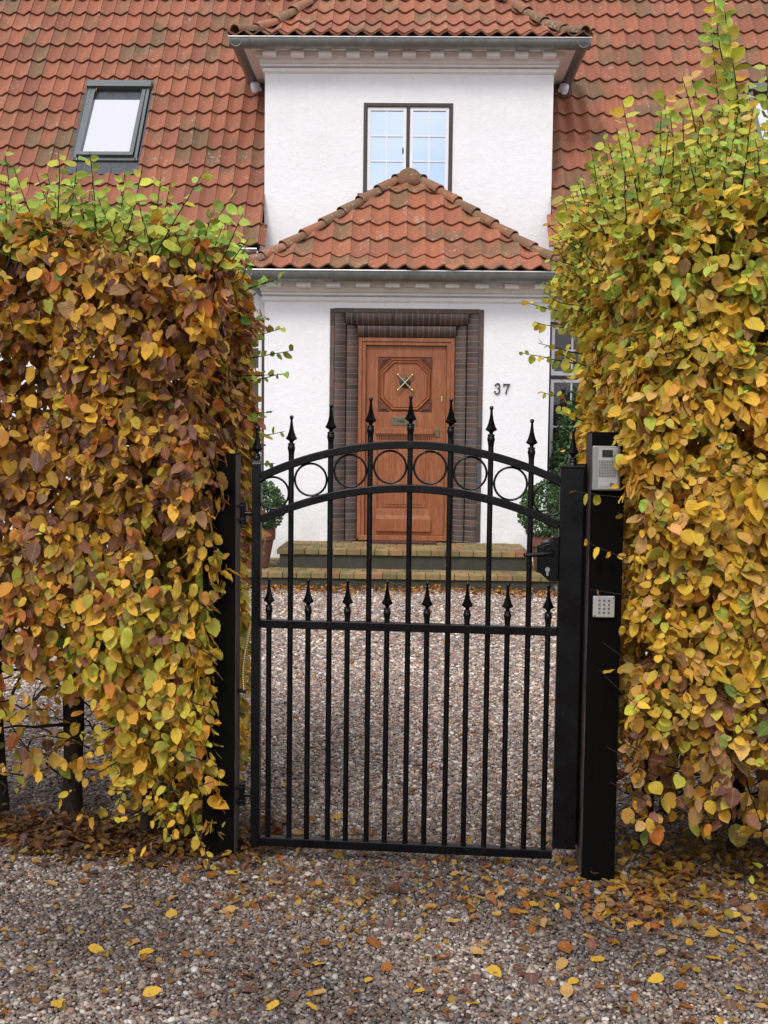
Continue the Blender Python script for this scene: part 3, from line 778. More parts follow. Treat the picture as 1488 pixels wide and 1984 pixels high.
# letter plate, knocker, locks
lt = MB(); lt.box(PC-.157, PC+.150, DY-.010, DY-.002, 1.800, 1.908); lto = lt.build('letter_plate', M['bronze'], bevel=.004); sub(lto, door)
kn = MB(); kn.lathe([(.0, -.01), (.062, -.01), (.068, .0), (.055, .010), (0, .012)], (0, 0, 0), 20)
kn.v = [(PC+x, DY-.004-z, 2.325+y) for x, y, z in kn.v]; sub(kn.build('knocker_plate', M['black'], smooth=True), door)
kb = MB()
for s in (-1, 1):
    a = (PC-s*.088, DY-.030, 2.325+.092); b = (PC+s*.088, DY-.034+.004*s, 2.325-.092)
    kb.tube([a, b], .0095, 8)
    for e in (a, b): kb.lathe([(0, -.017), (.012, -.012), (.017, 0), (.012, .012), (0, .017)], e, 10)
sub(kb.build('knocker', M['brass'], smooth=True), door)
lk = MB(); lk.box(PC+.440, PC+.462, DY-.014, DY-.004, 2.095, 2.165); sub(lk.build('upper_lock', M['brass'], bevel=.006), door)
lk = MB(); lk.box(PC+.368, PC+.430, DY-.016, DY-.004, 1.665, 1.77); sub(lk.build('lock_plate', M['bronze'], bevel=.012), door)
hd = MB(); hd.box(PC+.375, PC+.415, DY-.012, DY-.004, 1.455, 1.57); hd.tube([(PC+.395, DY-.005, 1.53), (PC+.395, DY-.055, 1.53), (PC+.30, DY-.060, 1.535)], .009, 8)
sub(hd.build('handle', M['brass'], smooth=True), door)

def text(name, body, size, loc, mat, parent=None, extrude=.002, thick=0):
    cu = bpy.data.curves.new(name, 'FONT'); cu.body = body; cu.size = size; cu.extrude = extrude; cu.align_x = 'CENTER'; cu.align_y = 'CENTER'; cu.offset = thick
    t = bpy.data.objects.new(name, cu); col.objects.link(t); t.rotation_euler = (math.pi/2, 0, 0); t.location = loc
    bpy.context.view_layer.update(); dg = bpy.context.evaluated_depsgraph_get()
    me = bpy.data.meshes.new_from_object(t.evaluated_get(dg)); me.transform(t.matrix_world); me.materials.clear(); me.materials.append(mat)
    bpy.data.objects.remove(t); o = link(name, me)
    return o
sub(text('lettering', 'HA', .062, (PC-.045, DY-.0118, 1.852), M['black']), lto)

# house number 3 and 7 built as serif strokes
def stroke_number():
    def ribbon(mb, pts, widths, y0, y1):
        n = len(pts); L = []; Rr = []
        for i, p in enumerate(pts):
            a = pts[max(i-1, 0)]; b = pts[min(i+1, n-1)]; t = Vector((b[0]-a[0], b[1]-a[1])).normalized(); nn = (-t.y, t.x); w = widths[i]/2
            L.append((p[0]+nn[0]*w, p[1]+nn[1]*w)); Rr.append((p[0]-nn[0]*w, p[1]-nn[1]*w))
        for i in range(n-1): mb.prism([L[i], L[i+1], Rr[i+1], Rr[i]], y0, y1, 'y')
    m = MB(); H = .125; x0, z0 = 1.020, 2.195; yf, yb = 13.278, 13.296
    def arc(cx, cz, rx, rz, a0, a1, n=12): return [(cx+rx*math.cos(R(a0+(a1-a0)*i/n)), cz+rz*math.sin(R(a0+(a1-a0)*i/n))) for i in range(n+1)]
    a = arc(x0+.034, z0+.094, .027, .029, 165, -80); ribbon(m, a, [  .006+.008*max(0, math.sin(i/12*math.pi)) for i in range(13)], yf, yb)
    a = arc(x0+.032, z0+.036, .033, .036, 85, -160); ribbon(m, a, [.006+.009*max(0, math.sin(i/12*math.pi)) for i in range(13)], yf, yb)
    m.lathe([(0, -.002), (.009, 0), (0, .002)], (x0+.008, (yf+yb)/2, z0+.100), 10); 
    for cz in (.100, .026): m.prism(arc(x0+.008, z0+cz, .0095, .0095, 0, 330, 10), yf, yb, 'y')
    m.v = [(x+(z-z0)*.06, y, z) for x, y, z in m.v]; hp(m.build('house_number', M['number'])); m = MB()
    x1 = x0+.115
    ribbon(m, [(x1-.008, z0+H-.012), (x1+.068, z0+H-.012)], [.015, .015], yf, yb)
    ribbon(m, [(x1-.008, z0+H-.002), (x1-.008, z0+H-.042)], [.008, .005], yf, yb)
    ribbon(m, [(x1+.065, z0+H-.014), (x1+.036, z0+.06), (x1+.026, z0)], [.007, .011, .015], yf, yb)
    m.v = [(x+(z-z0)*.06, y, z) for x, y, z in m.v]
    hp(m.build('house_number', M['number']))
stroke_number()

# ------------------------------------------------------------------ steps
steps = empty('front_steps', (CP, 12.5, 0), 0, 'two low steps of mossy concrete edged with yellow paving bricks below the door', 'steps')
def world_child(o, p, loc): o.parent = p; o.matrix_parent_inverse = Matrix.Translation(Vector(loc)*-1); return o
def brick_tread(x0, x1, y0, y1, z1, ln, seed, rows, skip=None):
    m = MB(); q = random.Random(seed); dy = (y1-y0)/rows
    for r in range(rows):
        x = x0-(ln*.5 if r % 2 else 0)
        while x < x1-.01:
            a = max(x, x0)+.003; b = min(x+ln, x1)-.003; j = q.uniform(-.0025, .0025)
            if b-a > .02 and not (skip and skip((a+b)/2, y0+(r+.5)*dy)): m.box(a, b, y0+r*dy+.003+q.uniform(-.003, .003)*(r == 0), y0+(r+1)*dy-.003, z1-.060, z1+j, q.random())
            x += ln
    return m
US = (-1.47, 1.37, 12.22)      # upper step
m = MB(); m.box(US[0]+.03, US[1]-.03, US[2]+.035, 13.29, .11, .325); world_child(m.build('riser', M['concrete'], bevel=.01), steps, (CP, 12.5, 0))
m = MB(); m.box(-1.95, 1.85, 11.83, 13.285, -.05, .108); world_child(m.build('riser', M['concrete'], bevel=.01), steps, (CP, 12.5, 0))
m = brick_tread(US[0], US[1], US[2], 13.28, .385, .158, 3, 5); world_child(m.build('tread', M['step_brick'], bevel=.005), steps, (CP, 12.5, 0))
m = brick_tread(-1.98, 1.88, 11.80, 13.28, .170, .156, 8, 7, lambda x, y: US[0]+.05 < x < US[1]-.05 and y > US[2]+.15)
world_child(m.build('tread', M['step_brick'], bevel=.005), steps, (CP, 12.5, 0))
m = MB(); q = random.Random(2)
m.box(-.465, .345, 12.98, 13.24, .387, .412)
dm = m.build('doormat', M['mat'], bevel=.008); tag(dm, 'dark brown coarse mat lying before the wooden door', 'doormat')

# ------------------------------------------------------------------ leaves
def leaf_templates():
    T = []
    ts = np.array([0, .07, .17, .28, .39, .50, .61, .72, .82, .91, 1.0])
    wd = np.array([.012, .165, .262, .305, .325, .322, .300, .258, .196, .112, 0])
    for (fold, curl, twist, wav) in ((.10, .16, .0, .02), (.20, -.12, .25, .03), (.05, .30, -.2, .03), (.28, .10, .1, .02), (.14, .45, .3, .04), (.75, .25, .2, .05), (.45, -.35, -.5, .05), (-.25, .6, .5, .06)):
        V = []; U = []
        for i, (t, w) in enumerate(zip(ts, wd)):
            w = w*(1.05 if i % 2 else .95); z = -curl*t*t+wav*math.sin(9*t)
            for sgn in (-1, 0, 1):
                a = twist*t; x = sgn*w; zz = z+fold*abs(x)+(.02 if i % 2 and sgn else 0)
                V.append((x*math.cos(a), t, zz+x*math.sin(a))); U.append((.5+sgn*w, t))
        F = []
        for i in range(len(ts)-1):
            for k in (0, 1): F.append((i*3+k, i*3+k+1, (i+1)*3+k+1, (i+1)*3+k))
        T.append((np.array(V), np.array(U)))
    return T, np.array(F)
LT, LF = leaf_templates()
def norm(a): return a/np.maximum(np.linalg.norm(a, axis=-1, keepdims=True), 1e-9)
def leaves_mesh(name, P, D, N, L, C, mat, parent=None, width=1.0):
    """P base, D direction to tip, N face normal, L length, C colour"""
    n = len(P); D = norm(D); N = norm(N-(N*D).sum(1, keepdims=True)*D); X = np.cross(D, N)
    var = rng.integers(0, len(LT), n); TV = np.stack([t[0] for t in LT])[var]; TU = np.stack([t[1] for t in LT])[var]
    w = rng.uniform(.76, 1.2, n)*width
    V = P[:, None]+(X[:, None]*(TV[..., 0:1]*w[:, None, None])+D[:, None]*TV[..., 1:2]+N[:, None]*TV[..., 2:3])*L[:, None, None]
    k = V.shape[1]; F = (LF[None]+(np.arange(n)*k)[:, None, None]).reshape(-1, 4)
    me = bpy.data.meshes.new(name); me.vertices.add(n*k); me.vertices.foreach_set('co', V.astype(np.float32).ravel())
    nf = len(F); me.loops.add(nf*4); me.loops.foreach_set('vertex_index', F.astype(np.int32).ravel())
    me.polygons.add(nf); me.polygons.foreach_set('loop_start', np.arange(nf, dtype=np.int32)*4)
    me.update(calc_edges=True)
    uv = me.uv_layers.new(name='UVMap'); uv.data.foreach_set('uv', TU.reshape(-1, 2)[F.ravel()].astype(np.float32).ravel())
    ca = me.color_attributes.new('col', 'FLOAT_COLOR', 'POINT')
    ca.data.foreach_set('color', np.repeat(np.concatenate([C, np.ones((n, 1))], 1), k, 0).astype(np.float32).ravel())
    me.polygons.foreach_set('use_smooth', np.ones(nf, bool)); me.materials.append(mat)
    return link(name, me, parent)
def vnoise(P, sc, seed):
    """cheap smooth noise in [-1,1]"""
    r = np.random.default_rng(seed); out = 0; amp = 0
    for i in range(7):
        k = norm(r.normal(size=3))*sc*(1+.55*i); a = 1/(1+.45*i); out = out+a*np.sin(P@k+r.uniform(0, 6.28)+1.3*np.sin(P@norm(r.normal(size=3))*sc*.7)); amp += a
    return out/amp*1.6
PAL = {'ochre': (.66, .355, .030), 'gold': (.86, .52, .045), 'yelgreen': (.56, .54, .060), 'olive': (.32, .27, .035), 'green': (.14, .29, .045),
       'lime': (.43, .58, .09), 'brown': (.15, .055, .028), 'mauve': (.25, .115, .088), 'rust': (.50, .155, .020), 'tan': (.72, .42, .14)}
def pick(weights, n):
    """weights: dict name->array(n) of weights"""
    names = list(weights); W = np.stack([np.broadcast_to(np.asarray(weights[k], float), (n,)) for k in names], 1); W = np.clip(W, 0, None); W /= W.sum(1, keepdims=True)
    cum = W.cumsum(1); r = rng.random(n)[:, None]; idx = np.minimum((r > cum).sum(1), len(names)-1)
    C = np.array([PAL[k] for k in names])[idx]
    C = C*rng.uniform(.64, 1.12, (n, 1))*(1+rng.normal(0, .07, (n, 3)))
    idx2 = np.minimum((rng.random(n)[:, None] > cum).sum(1), len(names)-1); C2 = np.array([PAL[k] for k in names])[idx2]
    return np.clip(C*.78+C2*.22, .01, .9)

def twig_mesh(paths, name, parent, mat=None, keep=None):
    m = MB()
    if keep: paths = [p for p in paths if p[2] < .00125 or all(keep(parent.location+Vector(v)) for v in p[0])]
    for pts, r0, r1 in paths:
        n = len(pts); m.tube(pts, [r0+(r1-r0)*i/(n-1) for i in range(n)], 5 if r0 < .008 else 8)
    return m.build(name, mat or M['bark'], parent, smooth=True)
def wiggle(p0, p1, n, amp, q):
    p0, p1 = Vector(p0), Vector(p1); out = []; off = Vector((0, 0, 0))
    for i in range(n+1):
        t = i/n; out.append(p0.lerp(p1, t)+off*(1 if i else 0)); off += Vector((q.uniform(-1, 1), q.uniform(-1, 1), q.uniform(-1, 1)))*amp
    return out

class Sprigs:
    """leafy shoots: stems plus alternating leaves"""
    def __init__(s): s.paths = []; s.P = []; s.D = []; s.N = []; s.L = []; s.C = []
    def add(s, pts, step, ll, weights, r0=.0035, q=random, droop=.2, start=0., topgreen=None):
        pts = [Vector(p) for p in pts]; s.paths.append((pts, r0, .0012)); acc = step*.3; side = 1; T = sum((b-a).length for a, b in zip(pts, pts[1:])); run = 0
        for a, b in zip(pts, pts[1:]):
            seg = (b-a).length; t = (b-a).normalized()
            while acc < run+seg:
                k = (acc-run)/seg; p = a.lerp(b, k)
                if acc/T > start:
                    sd = t.cross(Vector((q.uniform(-.5, .5), -1 if abs(t.z) > .5 else q.uniform(-1, 1), q.uniform(.2, 1) if abs(t.z) < .5 else .2))).normalized()*side
                    sd = (sd+Vector((q.uniform(-.4, .4), q.uniform(-.6, .6), q.uniform(-.3, .3)))).normalized()
                    d = (t*.55+sd*.9+Vector((0, 0, -droop))).normalized()
                    nn = Vector((q.uniform(-.8, .8), q.uniform(-1.3, -.2), q.uniform(-.3, .8)))
                    s.P.append(p); s.D.append(d); s.N.append(nn); s.L.append(ll*q.uniform(.7, 1.15)*(1-.35*acc/T)); s.C.append((acc/T, weights)); side *= -1
                acc += step*q.uniform(.75, 1.25)
            run += seg

def hedge_points(regions):
    """regions: (count, fn()->(pos, outward normal)). returns arrays"""
    Ps = []; Ns = []
    for cnt, fn in regions:
        p, n = fn(cnt); Ps.append(p); Ns.append(n)
    return np.concatenate(Ps), np.concatenate(Ns)

def grow_hedge(root, P, N, depth, weights_fn, leafL, seed, sprigs, keep=None, width=1., gapt=-.78, sizefn=None):
    # a second, deeper population fills the dark inside of the hedge
    idx = rng.integers(0, len(P), int(len(P)*.35)); P = np.concatenate([P, P[idx]]); N = np.concatenate([N, N[idx]]); inner = np.arange(len(P)) >= len(P)-len(idx)
    n = len(P)
    bulge = vnoise(P, 6, seed)*.055+vnoise(P, 15, seed+1)*.034
    dep = rng.exponential(depth, n); lay = rng.random(n) < .25; dep = np.where(lay, rng.uniform(0, .03, n), dep); dep = np.where(inner, rng.uniform(.12, .50, n), dep)
    Q = P+N*(bulge-dep)[:, None]+rng.normal(0, .012, (n, 3))
    # hollows: thin the leaves where a noise is low, so dark gaps open
    gap = vnoise(Q, 9, seed+5)
    kp = (gap > gapt+rng.normal(0, .12, n)) | (dep > .2)
    if keep is not None: kp &= keep(Q)
    Q, N, dep = Q[kp], N[kp], dep[kp]; n = len(Q)
    D = np.array([0, 0, -1.])*.75+N*rng.uniform(.1, .75, n)[:, None]+rng.normal(0, .42, (n, 3))
    up = N[:, 2] > .6
    D[up] = (rng.normal(0, .7, (n, 3))+np.array([0, 0, .25]))[up]
    F = N*1.0+np.array([0, 0, .45])+rng.normal(0, .38, (n, 3)); 
    L = leafL*np.clip(rng.normal(.97, .27, n), .4, 1.6)*(sizefn(Q) if sizefn else 1)
    L = np.minimum(L, .084)
    C = pick(weights_fn(Q, dep), n)
    SP = np.array([list(v) for v in sprigs.P]) if sprigs.P else np.zeros((0, 3))
    if len(SP):
        SD = np.array([list(v) for v in sprigs.D]); SN = np.array([list(v) for v in sprigs.N]); SL = np.array(sprigs.L)
        SC = np.concatenate([pick({k: v for k, v in w(t).items()}, 1) for t, w in sprigs.C])
        Q = np.concatenate([Q, SP]); D = np.concatenate([D, SD]); F = np.concatenate([F, SN]); L = np.concatenate([L, SL]); C = np.concatenate([C, SC])
    inv = Vector(root.location)
    o = leaves_mesh('foliage', Q-np.array(inv), D, F, L, C, M['leaf'], root, width)
    return o

def face_sampler(kind, a0, a1, b0, b1, c, nrm, jit=.06):
    def fn(cnt):
        a = rng.uniform(a0, a1, cnt); b = rng.uniform(b0, b1, cnt); k = np.full(cnt, float(c))
        P = {'y': (a, k, b), 'x': (k, a, b), 'z': (a, b, k)}[kind]
        return np.stack(P, 1), np.tile(np.array(nrm, float), (cnt, 1))
    return fn

# ---- left hedge
def left_hedge():
    q = random.Random(21)
    root = empty('hedge', (-1.7, 4.6, 0), 0, 'clipped brown and olive hedge with lime shoots on top, left of the gate', 'hedge')
    dn = 3300
    X0, X1, Y0, Y1, ZB, ZT_ = -3.0, -.745, 4.02, 5.22, .30, 2.34
    regs = [(int((X1-X0)*(ZT_-ZB)*dn), face_sampler('y', X0, X1, ZB, ZT_, Y0, (0, -1, 0))),
            (int((Y1-Y0)*(ZT_-.1)*dn*1.1), face_sampler('x', Y0, Y1, .1, ZT_, X1, (1, 0, 0))),
            (int((X1-X0)*(Y1-Y0)*dn*.8), face_sampler('z', X0, X1, Y0, Y1, ZT_, (0, 0, 1))),
            (int((X1-X0)*(ZT_-ZB)*900), face_sampler('y', X0, X1, ZB+.1, ZT_, Y1, (0, 1, 0)))]
    P, N = hedge_points(regs)
    # round the top edges
    def rnd(P, N):
        k = np.clip((P[:, 2]-(ZT_-.16))/.16, 0, 1); P = P-N*(k*k*.075*(N[:, 2] < .5))[:, None]
        e = np.clip((P[:, 0]-(X1-.14))/.14, 0, 1)*(abs(N[:, 1]) > .5); P = P-N*(e*e*.06)[:, None]
        return P
    P = rnd(P, N)
    P[:, 2] += .03*np.sin(P[:, 0]*3.1)*(N[:, 2] > .5)
    def keep(Q):
        z = Q[:, 2]; x = Q[:, 0]
        lo = .74+.10*np.sin(x*7)+.05*np.sin(x*19)                # foliage thins out below this height
        lo = lo-np.clip((x+1.16)/.26, 0, 1)*.66                  # but reaches the ground at the gate post
        k = np.clip((z-lo)/.16+.55, .15, 1); k = np.where(z < lo-.10, .09, k); k = np.where(z < .12, .5*k, k)
        return rng.random(len(Q)) < k
    def wf(Q, dep):
        z = Q[:, 2]; x = Q[:, 0]; a = vnoise(Q, 3.2, 5); b = vnoise(Q, 5.5, 9); low = np.clip((1.45-z)/.5, 0, 1)*np.clip((x+1.45)/.4, .12, 1)
        edge = np.clip((x+1.0)/.25, 0, 1)
        mv = np.clip(.25+.55*a, 0, 1)
        return {'ochre': 1.2+.5*b, 'gold': .75+.4*edge+.9*low, 'olive': .22+.5*low, 'yelgreen': .10+1.5*low, 'green': .04+.22*low, 'brown': (1.35+1.8*mv)*(1-low*.93), 'mauve': (4.2*mv**1.5+.45)*(1-low*.8), 'rust': 1.0+1.0*edge*(1-low), 'tan': .25}
    sp = Sprigs()
    topw = lambda t: {'lime': 1.2, 'yelgreen': .9, 'green': .45, 'olive': .2}
    for i in range(480):
        x = q.uniform(-2.9, -.78); y = q.uniform(4.04, 5.1); h = q.uniform(.08, .30)*(1.15 if q.random() < .25 else .8)
        if x > -1.0: h *= .75
        lean = Vector((q.uniform(-.12, .16), q.uniform(-.10, .1), h)); z0 = 2.22
        pts = wiggle((x, y, z0), Vector((x, y, z0+.10))+lean, 5, .006, q); sp.add(pts, .022, .058, topw, q=q, start=.2)
    ow0 = lambda t: {'ochre': 1, 'gold': .5, 'olive': .5, 'brown': .7, 'mauve': .4, 'rust': .5}
    for i in range(170):
        if i % 3: x = q.uniform(-2.6, -.8); y = 4.0; d = Vector((q.uniform(-.06, .06), -q.uniform(.03, .10), q.uniform(-.03, .08)))
        else: x = -.77; y = q.uniform(4.3, 5.1); d = Vector((q.uniform(.02, .07), q.uniform(-.05, .05), q.uniform(-.03, .07)))
        z = q.uniform(.8, 2.3); sp.add(wiggle((x, y, z), Vector((x, y, z))+d, 3, .004, q), .022, .050, ow0, q=q, droop=.45, start=.1)
    # named shoots against the roof
    for (x, y, ln, tx) in ((-1.49, 4.15, .44, -.03), (-1.33, 4.2, .44, .05), (-1.36, 4.1, .36, -.11), (-1.10, 4.15, .36, .07), (-.98, 4.1, .34, .22), (-.92, 4.3, .30, .24), (-1.2, 4.2, .33, -.1)):
        pts = wiggle((x, y, 2.24), (x+tx, y, 2.24+ln), 6, .006, q); sp.add(pts, .030, .070, topw, q=q, start=.22)
    # sprigs reaching out of the end face towards the house wall
    gw = lambda t: {'lime': .8, 'green': .8, 'yelgreen': .5, 'olive': .5}
    for (z, y, dx, dzz) in ((2.26, 4.8, .16, .05), (2.2, 4.6, .14, .06), (2.05, 4.9, .17, .05), (1.98, 5.0, .18, .03), (1.88, 5.0, .16, .02), (1.90, 4.8, .15, -.02), (2.12, 4.5, .12, -.02), (1.62, 4.9, .16, .02), (1.74, 5.0, .09, -.02), (1.5, 5.1, .10, .0)):
        pts = wiggle((-.78, y, z-.02), (-.72+dx, y, z+dzz), 5, .004, q); sp.add(pts, .030, .060, gw, q=q, droop=.25, start=.1)
    # loose twigs over the post and near the foot
    ow = lambda t: {'ochre': 1, 'gold': .5, 'olive': .8, 'yelgreen': .4}
    for (p0, p1) in (((-.80, 4.0, .42), (-.66, 4.02, .36)), ((-.78, 4.0, .30), (-.70, 4.0, .33)), ((-.80, 4.0, .85), (-.70, 4.02, .78)), ((-.78, 3.98, 1.02), (-.70, 4.0, .95)), ((-.8, 4.0, 1.25), (-.69, 4.0, 1.20)), ((-.8, 4.0, .63), (-.72, 4.0, .60))):
        sp.add(wiggle(p0, p1, 4, .004, q), .05, .058, ow, q=q, droop=.5, start=.2)
    for i in range(60):
        x = q.uniform(-1.12, -.78); y = q.uniform(4.0, 4.4); z = q.uniform(.10, .50)
        d = Vector((q.uniform(-1, .4), q.uniform(-1, .2), q.uniform(-.6, .4))).normalized()*q.uniform(.08, .20)
        sp.add(wiggle((x, y, z), Vector((x, y, z))+d, 4, .008, q), .032, .052, lambda t: {'gold': 1, 'yelgreen': .9, 'ochre': .8, 'olive': .4}, r0=.003, q=q, droop=.5, start=.1)
    for i in range(70):
        x = q.uniform(-2.3, -.84); y = q.uniform(4.05, 4.8); z = q.uniform(.2, .75)
        d = Vector((q.uniform(-1, 1), q.uniform(-1, .3), q.uniform(-.7, .5))).normalized()*q.uniform(.12, .32)
        sp.add(wiggle((x, y, z), Vector((x, y, z))+d, 5, .010, q), .055, .058, ow, r0=.004, q=q, droop=.5, start=.25)
    grow_hedge(root, P, N, .085, wf, .052, 3, sp, keep, 1., -.34)
    # trunks
    trunks = [(-1.405, 4.50, .034, .05), (-1.03, 4.25, .020, .03), (-.93, 4.42, .018, -.02), (-1.16, 4.85, .018, .03), (-1.72, 4.55, .026, -.03), (-2.1, 4.5, .024, .02), (-2.5, 4.6, .026, .03), (-.88, 4.9, .018, .0), (-1.55, 4.95, .020, .03)]
    paths = list(sp.paths)
    for x, y, r, ln in trunks:
        t = MB(); base = wiggle((x, y, -.04), (x+ln, y+.05, 1.9), 9, .010, q)
        base[0] = Vector((x, y, -.04)); t.tube(base, [r*1.5, r*1.15]+[r*(1.05-.07*i) for i in range(len(base)-2)], 10)
        t.v = [(a-root.location.x, b-root.location.y, c) for a, b, c in t.v]; t.build('trunk', M['bark'], root, smooth=True)
        for i in range(16):
            k = q.uniform(.12, .95); j = int(k*9); p = base[j]
            e = p+Vector((q.uniform(-.38, .38), q.uniform(-.5, .45), q.uniform(-.02, .35)))
            paths.append((wiggle(p, e, 6, .016, q), .007, .0025))
    for i in range(170):
        x = q.uniform(-2.7, -.82); y = q.uniform(4.1, 5.1); z = q.uniform(.12, 2.1)
        e = Vector((x, y, z))+Vector((q.uniform(-.2, .2), q.uniform(-.25, .2), q.uniform(-.15, .2)))
        paths.append((wiggle((x, y, z), e, 5, .014, q), .0035, .0014))
    b = twig_mesh([([p-root.location for p in a], r0, r1) for a, r0, r1 in paths], 'branches', root, keep=lambda v: v.x < -.77 and v.y > 4.03 and v.z < 2.36); b['kind'] = 'stuff'
left_hedge()

# ---- right hedge
def right_hedge():
    q = random.Random(77)
    root = empty('hedge', (1.7, 4.5, 0), 0, 'tall shaggy golden yellow hedge with long green shoots, right of the gate', 'hedge')
    dn = 3300
    X0, X1, Y0, Y1, ZB, ZT_ = .80, 3.0, 3.80, 5.15, .22, 2.47
    regs = [(int((X1-X0)*(ZT_-ZB)*dn), face_sampler('y', X0, X1, ZB, ZT_, Y0, (0, -1, 0))),
            (int((Y1-Y0)*(ZT_-ZB)*dn*1.15), face_sampler('x', Y0, Y1, ZB, ZT_, X0, (-1, 0, 0))),
            (int((X1-X0)*(Y1-Y0)*dn), face_sampler('z', X0, X1, Y0, Y1, ZT_, (0, 0, 1))),
            (int((X1-X0)*(ZT_-ZB)*800), face_sampler('y', X0, X1, ZB+.1, ZT_, Y1, (0, 1, 0)))]
    P, N = hedge_points(regs)
    isx = N[:, 0] < -.5; isy = N[:, 1] < -.5; isz = N[:, 2] > .5
    z = P[:, 2]; y = P[:, 1]
    # the end bulges towards the gate above the post and pulls back beside it
    P[:, 0] -= isx*(np.clip((z-2.0)/.3, 0, 1)*.10+np.clip((y-4.15)/.5, 0, 1)*.01)
    P[:, 0] -= isz*np.clip((1.0-P[:, 0])/.3, 0, 1)*.15
    # shoulder: top slopes down towards the gate
    sh = np.clip((1.12-P[:, 0])/.5, 0, 1)
    P[:, 2] -= isz*sh**1.6*.16; 
    k = np.clip((z-(ZT_-.35))/.35, 0, 1); P[:, 0] += isx*k*k*.12; P[:, 1] += isy*k*k*.26
    kz = isy & (z > ZT_-.3)
    P[:, 1] -= isy*.05*np.clip((P[:, 0]-1.0)/.3, 0, 1)
    P[:, 1] += isy*np.clip((.55-z)/.4, 0, 1)*.10
    e = np.clip((X0+.14-P[:, 0])/.14, 0, 1); P[:, 1] += isy*e*e*.07
    def keep(Q):
        z = Q[:, 2]; x = Q[:, 0]; lo = .44+.10*np.sin(x*6+1)+.06*np.sin(x*15)
        k = np.clip((z-lo)/.18+.5, .16, 1); k = np.where(z < lo-.1, .22, k)
        post = (x < .815) & (Q[:, 1] < 4.12) & (z < 1.42)         # the timber post stands here
        return (rng.random(len(Q)) < k) & ~post
    def wf(Q, dep):
        z = Q[:, 2]; x = Q[:, 0]; a = vnoise(Q, 3.5, 15); b = vnoise(Q, 5.5, 19); hi = np.clip((z-1.65)/.6, 0, 1); gp = np.exp(-((x-1.5)/.22)**2-((z-.86)/.20)**2)+np.exp(-((x-1.9)/.3)**2-((z-1.5)/.2)**2); low = np.clip((.95-z)/.35, 0, 1)
        return {'ochre': 1.4, 'gold': 2.0-1.3*low, 'olive': .20+.25*hi+.2*b, 'yelgreen': .35+2.2*hi, 'green': .06+.20*np.clip(a, 0, 1)+.25*hi+5*gp, 'lime': .05+1.5*hi*hi, 'brown': .12+1.3*low+.45*np.clip(b-.2, 0, 1), 'mauve': .12+1.0*low+.5*np.clip(-a-.2, 0, 1), 'rust': .22+.2*low, 'tan': .85}
    sp = Sprigs()
    topw = lambda t: {'lime': .3+.9*t, 'yelgreen': 1.2, 'green': .28, 'gold': 1.0*(1-t), 'ochre': .5*(1-t), 'olive': .35, 'tan': .2}
    for i in range(1050):
        x = q.uniform(.76, 2.7) if i % 3 else q.uniform(.76, 1.7); y = q.uniform(3.95, 5.0); s = max(0, min(1, (1.12-x)/.5)); z0 = 2.36-.14*s**1.6
        h = q.uniform(.14, .34) if q.random() < .7 else q.uniform(.28, .48)*(.72 if x > 1.28 else 1); ln = Vector((q.uniform(-.14, .08), q.uniform(-.12, .1), h))
        sp.add(wiggle((x, y, z0), Vector((x, y, z0))+ln, 5, .008, q), .022, .052, topw, q=q, start=.05 if x < .95 else .2)
    upw = lambda t: {'lime': .7, 'yelgreen': 1.2, 'gold': 1.0, 'ochre': .6, 'green': .3, 'tan': .4, 'olive': .4}
    fw = lambda t: {'gold': 1.2, 'ochre': 1.0, 'yelgreen': .6, 'tan': .5, 'olive': .3, 'rust': .15}
    for i in range(760):
        end = i % 3 == 0
        z = q.uniform(1.55, 2.52) if end else q.uniform(.5, 2.5)
        if end: x = .81-min(1, max(0, (z-2.0)/.3))*.10; y = q.uniform(4.1, 5.1); d = Vector((-q.uniform(.02, .09)*(1 if z > 2.1 else .5), q.uniform(-.06, .06), q.uniform(-.02, .09)))
        else: x = q.uniform(.83, 2.2); y = 3.80+max(0, (z-2.2)/.35)**2*.2; d = Vector((q.uniform(-.07, .06), -q.uniform(.02, .09), q.uniform(-.03, .09)))
        sp.add(wiggle((x, y, z), Vector((x, y, z))+d, 3, .004, q), .020, .046 if end else .054, upw if z > 1.9 else fw, q=q, droop=.4, start=.05)
    # the tall leaders seen against the roof (x, y, foot z, top x, top z)
    for (x, y, z0, tx, tz) in ((1.30, 4.25, 2.45, 1.13, 3.30), (1.33, 4.35, 2.5, 1.18, 3.12), (.86, 4.4, 2.35, .74, 2.70), (.80, 4.45, 2.3, .70, 2.58), (1.28, 4.3, 2.45, 1.10, 3.34), (1.20, 4.35, 2.5, 1.06, 3.02), (1.17, 4.3, 2.5, 1.02, 2.98), (1.02, 4.35, 2.5, .96, 2.93), (1.33, 4.3, 2.5, 1.24, 2.86), (1.40, 4.35, 2.5, 1.35, 3.05),
                               (.92, 4.4, 2.45, .80, 2.92), (.82, 4.5, 2.4, .72, 2.75), (1.50, 4.35, 2.5, 1.47, 2.9), (.74, 4.6, 2.25, .62, 2.62), (1.12, 4.25, 2.5, 1.15, 2.86), (1.25, 4.4, 2.55, 1.15, 3.22), (1.3, 4.45, 2.5, 1.30, 3.0)):
        sp.add(wiggle((x, y, z0), (tx, y-.05, tz), 8, .006, q), .019, .076, topw, r0=.005, q=q, start=.12)
    gw = lambda t: {'yelgreen': 1, 'lime': .5, 'gold': .8, 'olive': .6, 'green': .3}
